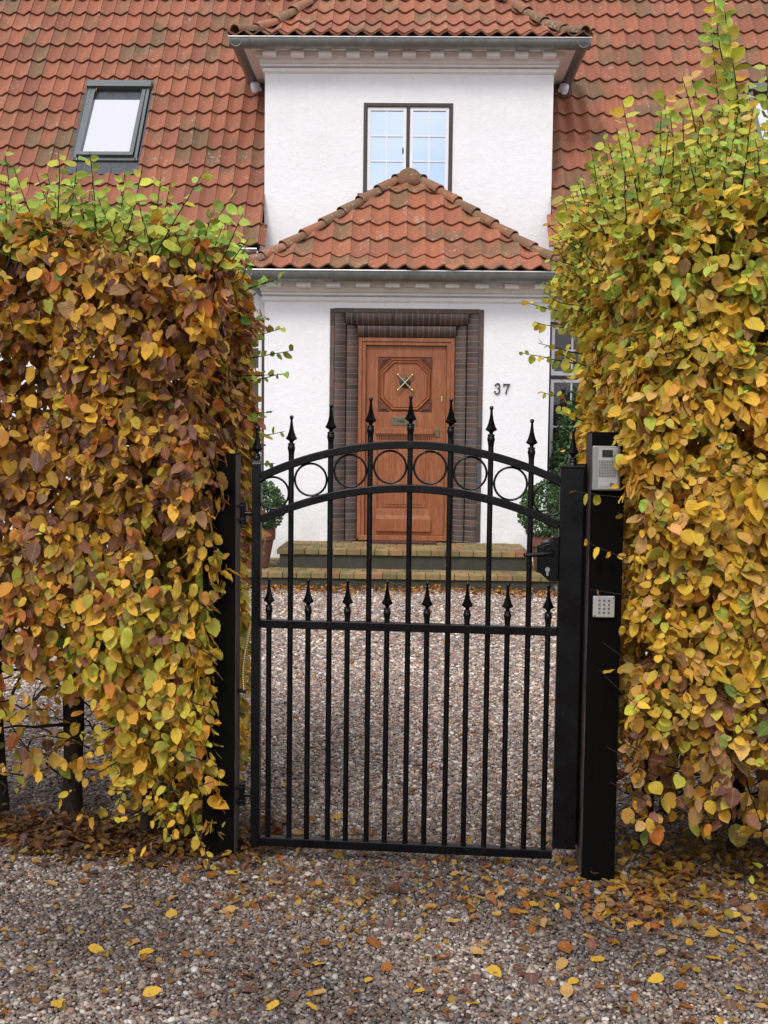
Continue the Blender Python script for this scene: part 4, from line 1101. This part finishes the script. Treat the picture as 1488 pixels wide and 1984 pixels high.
    for (z, y, dx) in ((2.35, 4.7, -.13), (2.28, 4.9, -.14), (2.18, 4.6, -.15), (2.1, 4.8, -.17), (2.02, 4.9, -.13), (2.2, 5.0, -.2), (1.95, 4.7, -.08), (1.8, 4.9, -.11), (1.72, 4.8, -.06), (2.42, 4.6, -.08), (1.98, 5.0, -.2), (1.55, 4.7, -.05)):
        sp.add(wiggle((.76, y, z-.02), (.70+dx, y, z+.03), 5, .005, q), .028, .052, gw, q=q, droop=.25, start=.05)
    yw = lambda t: {'gold': 1, 'ochre': .5, 'yelgreen': .5, 'tan': .4}
    # twigs crossing the black posts
    for (p0, p1, st, stp) in (((.90, 3.86, 1.395), (.575, 3.93, 1.440), .62, .042), ((.90, 3.86, 1.14), (.635, 3.92, 1.245), .55, .05), ((.90, 3.86, 1.05), (.655, 3.92, 1.085), .8, .05), ((.9, 3.86, .76), (.70, 3.9, .90), .9, .06),
                          ((.9, 3.86, .60), (.70, 3.9, .80), .9, .07), ((.9, 3.86, .42), (.73, 3.9, .52), .9, .07), ((.92, 3.86, .30), (.74, 3.9, .38), .9, .09), ((.88, 3.84, 1.34), (.74, 3.9, 1.36), .8, .04), ((.90, 3.84, 1.60), (.728, 3.90, 1.565), .3, .03), ((.90, 3.84, 1.55), (.738, 3.90, 1.51), .3, .028), ((.90, 3.84, 1.49), (.742, 3.90, 1.455), .35, .03), ((.90, 3.84, 1.66), (.715, 3.90, 1.62), .3, .024), ((.90, 3.84, 1.44), (.755, 3.9, 1.41), .4, .024), ((.90, 3.84, 1.58), (.735, 3.9, 1.60), .4, .022), ((.90, 3.84, 1.52), (.742, 3.9, 1.54), .4, .022), ((.88, 3.84, 1.22), (.77, 3.9, 1.19), .4, .024), ((.88, 3.84, .98), (.775, 3.9, .95), .4, .024), ((.88, 3.84, .84), (.77, 3.9, .80), .4, .024)):
        sp.add(wiggle(p0, p1, 5, .004, q), stp, .060, yw, r0=.0022, q=q, droop=.6, start=st)
    for i in range(80):
        x = q.uniform(.9, 2.4); y = q.uniform(3.85, 4.6); z = q.uniform(.08, .62)
        d = Vector((q.uniform(-1, 1), q.uniform(-1, .3), q.uniform(-.5, .4))).normalized()*q.uniform(.15, .38)
        sp.add(wiggle((x, y, z), Vector((x, y, z))+d, 5, .012, q), .07, .058, yw, r0=.004, q=q, droop=.5, start=.3)
    grow_hedge(root, P, N, .095, wf, .068, 33, sp, keep, 1.08, -.62, lambda Q: .66+.42*np.clip((Q[:, 0]-.85)/.45, 0, 1)*np.clip((4.3-Q[:, 1])/.3, 0, 1)*np.clip((2.45-Q[:, 2])/.4, .3, 1))
    paths = list(sp.paths)
    for x, y, r, ln in ((.98, 4.35, .022, .03), (1.33, 4.3, .026, -.04), (1.60, 4.4, .024, .03), (1.15, 4.75, .020, .02), (1.95, 4.4, .026, .0), (2.35, 4.45, .025, .03), (1.45, 4.8, .022, .0)):
        t = MB(); base = wiggle((x, y, -.04), (x+ln, y+.05, 2.1), 9, .012, q)
        t.tube(base, [r*1.5, r*1.15]+[r*(1.05-.07*i) for i in range(len(base)-2)], 10)
        t.v = [(a-root.location.x, b-root.location.y, c) for a, b, c in t.v]; t.build('trunk', M['bark'], root, smooth=True)
        for i in range(18):
            k = q.uniform(.08, .95); j = int(k*9); p = base[j]
            paths.append((wiggle(p, p+Vector((q.uniform(-.38, .38), q.uniform(-.5, .45), q.uniform(-.02, .35))), 6, .016, q), .007, .0025))
    for i in range(230):
        x = q.uniform(.86, 2.7); y = q.uniform(3.85, 5.0); z = q.uniform(.05, 2.2) if i % 2 else q.uniform(.04, .5)
        e = Vector((x, y, z))+Vector((q.uniform(-.25, .25), q.uniform(-.25, .2), q.uniform(-.12, .18)))
        paths.append((wiggle((x, y, z), e, 5, .014, q), .003, .0014))
    b = twig_mesh([([p-root.location for p in a], r0, r1) for a, r0, r1 in paths], 'branches', root, keep=lambda v: v.x > .83 and v.y > 3.80 and v.z < 2.5); b['kind'] = 'stuff'
right_hedge()

# ------------------------------------------------------------------ leaf litter and single fallen leaves
def litter():
    P = []; W = []
    def patch(n, cx, cy, sx, sy, kind, zlift=.012):
        x = rng.normal(cx, sx, n); y = rng.normal(cy, sy, n); P.append(np.stack([x, y, np.full(n, zlift)+rng.exponential(.010, n)], 1)); W.append(np.full(n, kind))
    patch(1500, -1.55, 4.30, .62, .10, 0); patch(800, -1.15, 4.18, .25, .09, 0); patch(260, -.1, 3.85, .5, .13, 4); patch(110, .55, 3.75, .25, .16, 2); patch(120, -.3, 3.65, .25, .12, 4); patch(420, -.82, 4.25, .12, .12, 0); patch(160, -.62, 4.25, .06, .16, 0)
    patch(800, 1.35, 4.25, .32, .20, 1); patch(420, 1.7, 4.0, .35, .20, 1); patch(200, .95, 3.95, .13, .12, 1); patch(140, .82, 3.7, .12, .10, 2); patch(60, 1.15, 3.6, .2, .14, 2)
    # drift against the step, strewn leaves on the drive
    n = 1100; x = rng.uniform(-1.9, 1.85, n); y = 11.77-np.abs(rng.normal(0, .19, n)); P.append(np.stack([x, y, .012+rng.exponential(.012, n)], 1)); W.append(np.full(n, 3))
    n = 420; y = rng.uniform(4.3, 11.2, n); x = rng.uniform(-1, 1, n)*(.30*y); P.append(np.stack([x, y, np.full(n, .012)], 1)); W.append(np.full(n, 2))
    n = 60; x = rng.uniform(-.7, .9, n); y = 4.15+rng.normal(0, .12, n); P.append(np.stack([x, y, np.full(n, .012)], 1)); W.append(np.full(n, 2))
    n = 520; y = rng.uniform(2.9, 4.1, n); x = rng.uniform(-.42, .46, n)*y; P.append(np.stack([x, y, np.full(n, .012)], 1)); W.append(np.full(n, 4))
    P = np.concatenate(P); W = np.concatenate(W); n = len(P); P[:, 2] += gz(P[:, 0], P[:, 1])
    D = rng.normal(0, 1, (n, 3)); D[:, 2] *= .22; N = np.array([0, 0, 1.])+rng.normal(0, .33, (n, 3))
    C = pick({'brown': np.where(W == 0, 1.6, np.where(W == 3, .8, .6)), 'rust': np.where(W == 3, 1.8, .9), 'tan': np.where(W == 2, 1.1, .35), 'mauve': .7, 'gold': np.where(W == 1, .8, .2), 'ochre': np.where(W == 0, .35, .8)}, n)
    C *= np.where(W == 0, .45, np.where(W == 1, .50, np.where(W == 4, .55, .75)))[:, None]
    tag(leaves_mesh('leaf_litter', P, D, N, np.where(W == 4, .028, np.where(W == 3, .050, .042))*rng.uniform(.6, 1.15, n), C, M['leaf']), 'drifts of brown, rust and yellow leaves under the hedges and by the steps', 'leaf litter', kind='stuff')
litter()
def fallen():
    kinds = [('yellow', 'gold', 'yellow fallen leaf lying loose on the gravel before the gate'), ('russet', 'rust', 'russet fallen leaf lying loose on the gravel before the gate'),
             ('pale tan', 'tan', 'pale tan fallen leaf lying loose on the gravel before the gate'), ('brown', 'mauve', 'dull brown fallen leaf lying loose on the gravel before the gate')]
    protos = []
    for nm, pal, lab in kinds:
        for s in range(3):
            C = np.array([PAL[pal]])*rng.uniform(.5, .8); N = np.array([[.1, -.1, 1.]])+rng.normal(0, .2, (1, 3))
            o = leaves_mesh('fallen_leaf', np.array([[0, -.028, 0]]), np.array([[0, 1., .05]]), N, np.array([.058]), C, M['leaf'])
            tag(o, lab, 'leaf', nm+' leaves strewn on the gravel before the gate'); protos.append(o)
    q = random.Random(99); spots = []
    while len(spots) < 120:
        y = q.uniform(2.95, 3.98); x = q.uniform(-.40, .44)*y
        if x < -.1 and q.random() < .45: continue
        if any((x-a)**2+(y-b)**2 < .004 for a, b in spots): continue
        spots.append((x, y))
    for i, (x, y) in enumerate(spots):
        k = q.choices(range(4), (3.2, 3, 2.6, 2))[0]*3+q.randrange(3)
        if i < 12: o = protos[i]
        else: o = protos[k].copy(); col.objects.link(o)
        o.location = (x, y, float(gz(x, y))+.013); o.rotation_euler = (q.uniform(-.3, .3), q.uniform(-.3, .3), q.uniform(0, 6.28)); s = q.uniform(.6, 1.1); o.scale = (s, s, s)
fallen()

# ------------------------------------------------------------------ gate
GX, GY, GR = 0.0, 4.06, -math.atan2(.08, 1.14)
gate = empty('garden_gate', (GX, GY, 0), GR, 'black wrought iron gate with arched top, rings and spear finials', 'gate')
def spear(mb, x, z, y=0, s=1.):
    """spear finial whose tip is at z"""
    mb.lathe([(.0002, .0), (.0055, -.0015), (.0082, -.0080), (.0060, -.0135), (.0036, -.0165)], (x, y, z), 10)
    mb.lathe([(.0042, -.015), (.0052, -.030), (.0076, -.048), (.0112, -.064), (.0160, -.077), (.0215, -.0865), (.0190, -.0900), (.0090, -.0955), (.0058, -.103)], (x, y, z), 4, 0)
    mb.lathe([(.0065, -.102), (.0128, -.1055), (.0140, -.109), (.0112, -.1125), (.0140, -.117), (.0144, -.126), (.0125, -.131), (.0110, -.142), (.0100, -.152)], (x, y, z), 14)
def arch(x, zc, half=.557, drop=.128):
    Rr = (half*half+drop*drop)/(2*drop); return zc-Rr+math.sqrt(Rr*Rr-x*x)
m = MB(); m.box(-.5865, -.5525, -.017, .017, .045, 1.515)
st = m.build('stile', M['iron'], gate, bevel=.003)
m = MB(); m.lathe([(.022, 1.5145), (.0185, 1.522), (.0150, 1.530), (.0105, 1.546)], (-.5695, 0, 0), 4, math.pi/4); spear(m, -.5695, 1.655); m.build('finial', M['iron'], st, smooth=True)
m = MB(); m.box(.557, .643, -.022, .022, .095, 1.512); m.box(.553, .647, -.026, .026, 1.512, 1.522)
st = m.build('stile', M['iron'], gate, bevel=.003)
m = MB(); m.lathe([(.020, 1.522), (.012, 1.534), (.0105, 1.55)], (.602, 0, 0), 12); spear(m, .602, 1.655); m.build('finial', M['iron'], st, smooth=True)
def arc_rail(zc, x0, x1, h=.030, dp=.030):
    m = MB(); n = 48; v = []
    for i in range(n+1):
        x = x0+(x1-x0)*i/n; z = arch(x, zc); sl = -(x)/math.sqrt(max(1e-6, ((.557**2+.128**2)/(2*.128))**2-x*x)); nx, nz = -sl, 1.; k = math.hypot(nx, nz); nx /= k; nz /= k
        for a, b in ((-1, -1), (-1, 1), (1, 1), (1, -1)): v.append((x+nx*a*h/2, b*dp/2, z+nz*a*h/2))
    m.add(v, [(i*4+k, i*4+(k+1) % 4, (i+1)*4+(k+1) % 4, (i+1)*4+k) for i in range(n) for k in range(4)]+[(0, 1, 2, 3), (n*4+3, n*4+2, n*4+1, n*4)])
    m.build('arched_rail', M['iron'], gate, smooth=True, bevel=.003)
arc_rail(1.590, -.5530, .5575); arc_rail(1.428, -.5528, .5577)
m = MB(); m.box(-.5527, .5575, -.016, .016, .893, .925); m.build('middle_rail', M['iron'], gate, bevel=.003)
m = MB(); m.box(-.5527, .5575, -.016, .016, .052, .086); m.build('bottom_rail', M['iron'], gate, bevel=.003)
def bar(x, z1):
    m = MB()
    m.tube([(x, 0, .084), (x, 0, z1-.148)], .0105, 12)
    b = m.build('bar', M['iron'], gate, smooth=True)
    f = MB(); spear(f, x, z1); f.build('finial', M['iron'], b, smooth=True)
for i in range(7):
    x = (i-3)*.1485+.006; bar(x, arch(x, 1.590)+.015+.168)
for i in range(8): bar(-.521+i*.1494, 1.084)
for i in range(8):
    x = (i-3.5)*.1485+.006
    if i == 0: x += .005
    if i == 7: x -= .004
    m = MB(); m.torus((x, 0, (arch(x, 1.590)+arch(x, 1.428))/2), .0600, .0042); m.build('ring', M['iron'], gate, smooth=True)
# hinges towards the left post
for z in (1.325, .245):
    m = MB(); m.tube([(-.588, 0, z), (-.616, 0, z)], .008, 10)
    for dz in (-.026, .026): m.box(-.645, -.608, -.012, .012, z+dz-.006, z+dz+.006)
    m.tube([(-.622, 0, z-.042), (-.622, 0, z+.042)], .0115, 12); m.tube([(-.622, 0, z-.034), (-.622, 0, z-.040)], .016, 10)
    m.build('hinge', M['iron'], gate, smooth=True, bevel=.001)
# lock case, handle, cylinder
m = MB(); ov = [(.556, 1.098), (.556, 1.262), (.530, 1.262), (.520, 1.246), (.500, 1.242), (.488, 1.232), (.478, 1.232), (.478, 1.130), (.490, 1.128), (.502, 1.116), (.512, 1.108), (.522, 1.098)]
m.prism(ov, -.036, .010, 'y'); lock = m.build('lock_case', M['iron'], gate, bevel=.004)
m = MB(); ov2 = [(.517+(x-.517)*.80, 1.180+(z-1.180)*.84) for x, z in ov]; m.prism(ov2, -.040, -.0365, 'y')
m.torus((.528, -.040, 1.205), .013, .004, 18, 8); m.build('rosette', M['iron'], lock, smooth=True, bevel=.002)
m = MB(); m.tube([(.527, -.040, 1.205), (.527, -.066, 1.205), (.515, -.072, 1.203), (.495, -.073, 1.201)], .007, 10)
for k in range(10): m.lathe([(.0070, -.0042), (.0105, 0), (.0070, .0042)], (.4975-k*.0058, -.073, 1.201-.0006*k), 10)
hv = len(m.v); m.tube([(.50, -.073, 1.201), (.440, -.073, 1.197)], .0085, 10)
m.lathe([(0, -.010), (.008, -.006), (.0105, 0), (.008, .006), (0, .010)], (.436, -.073, 1.197), 10); m.build('handle', M['iron'], lock, smooth=True)
m = MB(); m.tube([(.516, -.0400, 1.142), (.516, -.0465, 1.142)], .0088, 14); m.box(.512, .520, -.046, -.0402, 1.120, 1.138); m.build('key_cylinder', M['steel'], lock, smooth=True)

# ------------------------------------------------------------------ posts
def post(x0, x1, y0, y1, zt, label, side, lean=0.):
    r = empty('gate_post', ((x0+x1)/2, (y0+y1)/2, 0), 0, label, 'post'); hw = (x1-x0)/2; hd = (y1-y0)/2
    m = MB(); m.box(-hw, hw, -hd, hd, -.1, zt); o = m.build('timber', M['post'], r, bevel=.004)
    if side < 0:
        c_ = MB(); c_.box(-hw-.040, -hw-.0008, hd-.036, hd-.006, .10, 1.528); c_.build('closing_strip', M['iron'], r, bevel=.001)
    s = MB(); s.box(*sorted((side*(hw+.0005), side*(hw+.0030))), -hd+.006, hd-.006, .0, zt-.006); s.build('bare_side', M['post_side'], r)
    return r
pL = post(-.770, -.648, 4.085, 4.205, 1.550, 'plain black timber post in the brown hedge, carrying the gate hinges', 1)
pR = post(.660, .780, 3.960, 4.080, 1.645, 'tall black timber post at the yellow hedge with intercom and keypad', -1)

# intercom
ic = empty('intercom', (.709, 3.958, 1.515), 0, 'silver door intercom with speaker grid at the top of the right post', 'intercom')
m = MB(); m.box(-.050, .050, -.024, -.001, -.080, .080); body = m.build('housing', M['steel'], ic, bevel=.004)
m = MB(); m.box(-.030, .040, -.0275, -.0245, -.074, .073); m.build('face_plate', M['keypad'], body, bevel=.001)
m = MB(); m.box(-.018, .020, -.0300, -.0278, .040, .066); m.build('camera_window', M['display'], ic, bevel=.001)
m = MB()
for i in range(11):
    for j in range(11): x = -.026+i*.0056; z = -.030+j*.0056; m.box(x-.0017, x+.0017, -.0283, -.0272, z-.0017, z+.0017)
m.build('speaker_grid', M['black'], ic)
m = MB(); m.box(-.026, .006, -.0295, -.0278, -.066, -.052); m.build('name_strip', M['keypad'], ic, bevel=.001)
m = MB(); m.box(.012, .026, -.0305, -.0278, -.066, -.052); m.build('call_button', M['grey_alu'], ic, bevel=.002)
# keypad
kp = empty('keypad', (.7135, 3.958, 1.014), 0, 'square pale keypad with twelve round buttons, lower on the right post', 'keypad')
m = MB(); m.box(-.039, .039, -.016, -.001, -.039, .039); m.build('plate', M['keypad'], kp, bevel=.004, seg=3)
m = MB()
for i in range(3):
    for j in range(4):
        b = MB(); x = -.017+i*.017; z = .0235-j*.0145
        b.tube([(x, -.0162, z), (x, -.0195, z)], .0036, 12); b.build('button', M['bronze'], kp, smooth=True)
for x, z in ((.033, .033), (-.033, -.033)): m.tube([(x, -.0162, z), (x, -.0172, z)], .0028, 10)
m.build('screw', M['black'], kp)
# braided cable conduit between post and gate
m = MB(); pts = [(-.592, 4.15, .905), (-.602, 4.15, .86), (-.615, 4.15, .80), (-.624, 4.15, .74), (-.626, 4.15, .69), (-.622, 4.15, .640)]
P_ = []
for i in range(len(pts)-1):
    for k in range(14): P_.append(Vector(pts[i]).lerp(Vector(pts[i+1]), k/14))
m.tube(P_, [.0085 if i % 2 else .0062 for i in range(len(P_))], 10)
hose = m.build('cable_conduit', M['hose']); tag(hose, 'ribbed golden metal hose hanging beside the black left post', 'hose')
m = MB(); m.tube([(-.648, 4.15, .636), (-.612, 4.15, .636)], .008, 8); o = m.build('hose_clip', M['iron'], hose, smooth=True)

# ------------------------------------------------------------------ planters
def planter(x, y, z, r, rb, h, ball_r, seed, label):
    root = empty('box_planter', (x, y, z), 0, label, 'potted plant', 'potted box balls on the step')
    m = MB(); m.lathe([(rb*.9, 0), (rb, .004), (r*.93, h*.68), (r*.93, h*.70), (r*1.03, h*.72), (r*1.05, h*.96), (r*1.0, h), (r*.90, h), (r*.88, h*.93), (0.001, h*.93)], (0, 0, 0), 32)
    m.build('pot', M['terracotta'], root, smooth=True)
    m = MB(); m.tube([(0, 0, h*.9), (.01, 0, h+ball_r)], .018, 8); m.build('stem', M['bark'], root, smooth=True)
    r_ = np.random.default_rng(seed); n = 5200; d = norm(r_.normal(size=(n, 3))); rad = ball_r*(1+.07*vnoise(d*3, 3, seed)-r_.exponential(.10, n)); rad = np.clip(rad, .2*ball_r, None)
    P = d*rad[:, None]+np.array([0, 0, h+ball_r*.80]); D = d+r_.normal(0, .5, (n, 3))+np.array([0, 0, .3]); N = d+r_.normal(0, .7, (n, 3))
    C = np.array([[.055, .105, .030]])*r_.uniform(.6, 1.5, (n, 1))*(1+r_.normal(0, .08, (n, 3)))
    leaves_mesh('foliage', P, D, N, r_.uniform(.022, .036, n), np.clip(C, 0, 1), M['box'], root)
planter(-1.70, 12.25, .172, .205, .135, .44, .30, 3, 'round green box ball in a terracotta pot, left end of the steps')
planter(1.58, 12.25, .172, .215, .14, .40, .335, 4, 'round green box ball in a terracotta pot, right end of the steps')
def shrub(x, y, rx, ry, h, seed, label, n=9000):
    root = empty('evergreen_shrub', (x, y, 0), 0, label, 'shrub'); r_ = np.random.default_rng(seed)
    m = MB(); m.tube([(0, 0, -.02), (.02, 0, h*.5), (0, .02, h*.9)], [.03, .02, .008], 8); m.build('trunk', M['bark'], root, smooth=True)
    d = norm(r_.normal(size=(n, 3))); k = 1+.12*vnoise(d*4, 3, seed)-r_.exponential(.09, n)
    P = d*np.array([rx, ry, h/2])*k[:, None]+np.array([0, 0, h/2+.03]); P[:, 2] = np.clip(P[:, 2], .02, None)
    C = np.array([[.045, .10, .028]])*r_.uniform(.5, 1.6, (n, 1))*(1+r_.normal(0, .1, (n, 3)))
    leaves_mesh('foliage', P, d+r_.normal(0, .6, (n, 3)), d+r_.normal(0, .7, (n, 3))+np.array([0, 0, .4]), r_.uniform(.03, .055, n), np.clip(C, 0, 1), M['box'], root)
shrub(2.22, 13.75, .42, .34, 2.25, 8, 'dark green upright shrub before the window right of the porch')
shrub(-2.75, 13.6, .55, .4, 1.5, 9, 'dark green rounded shrub before the window left of the porch')
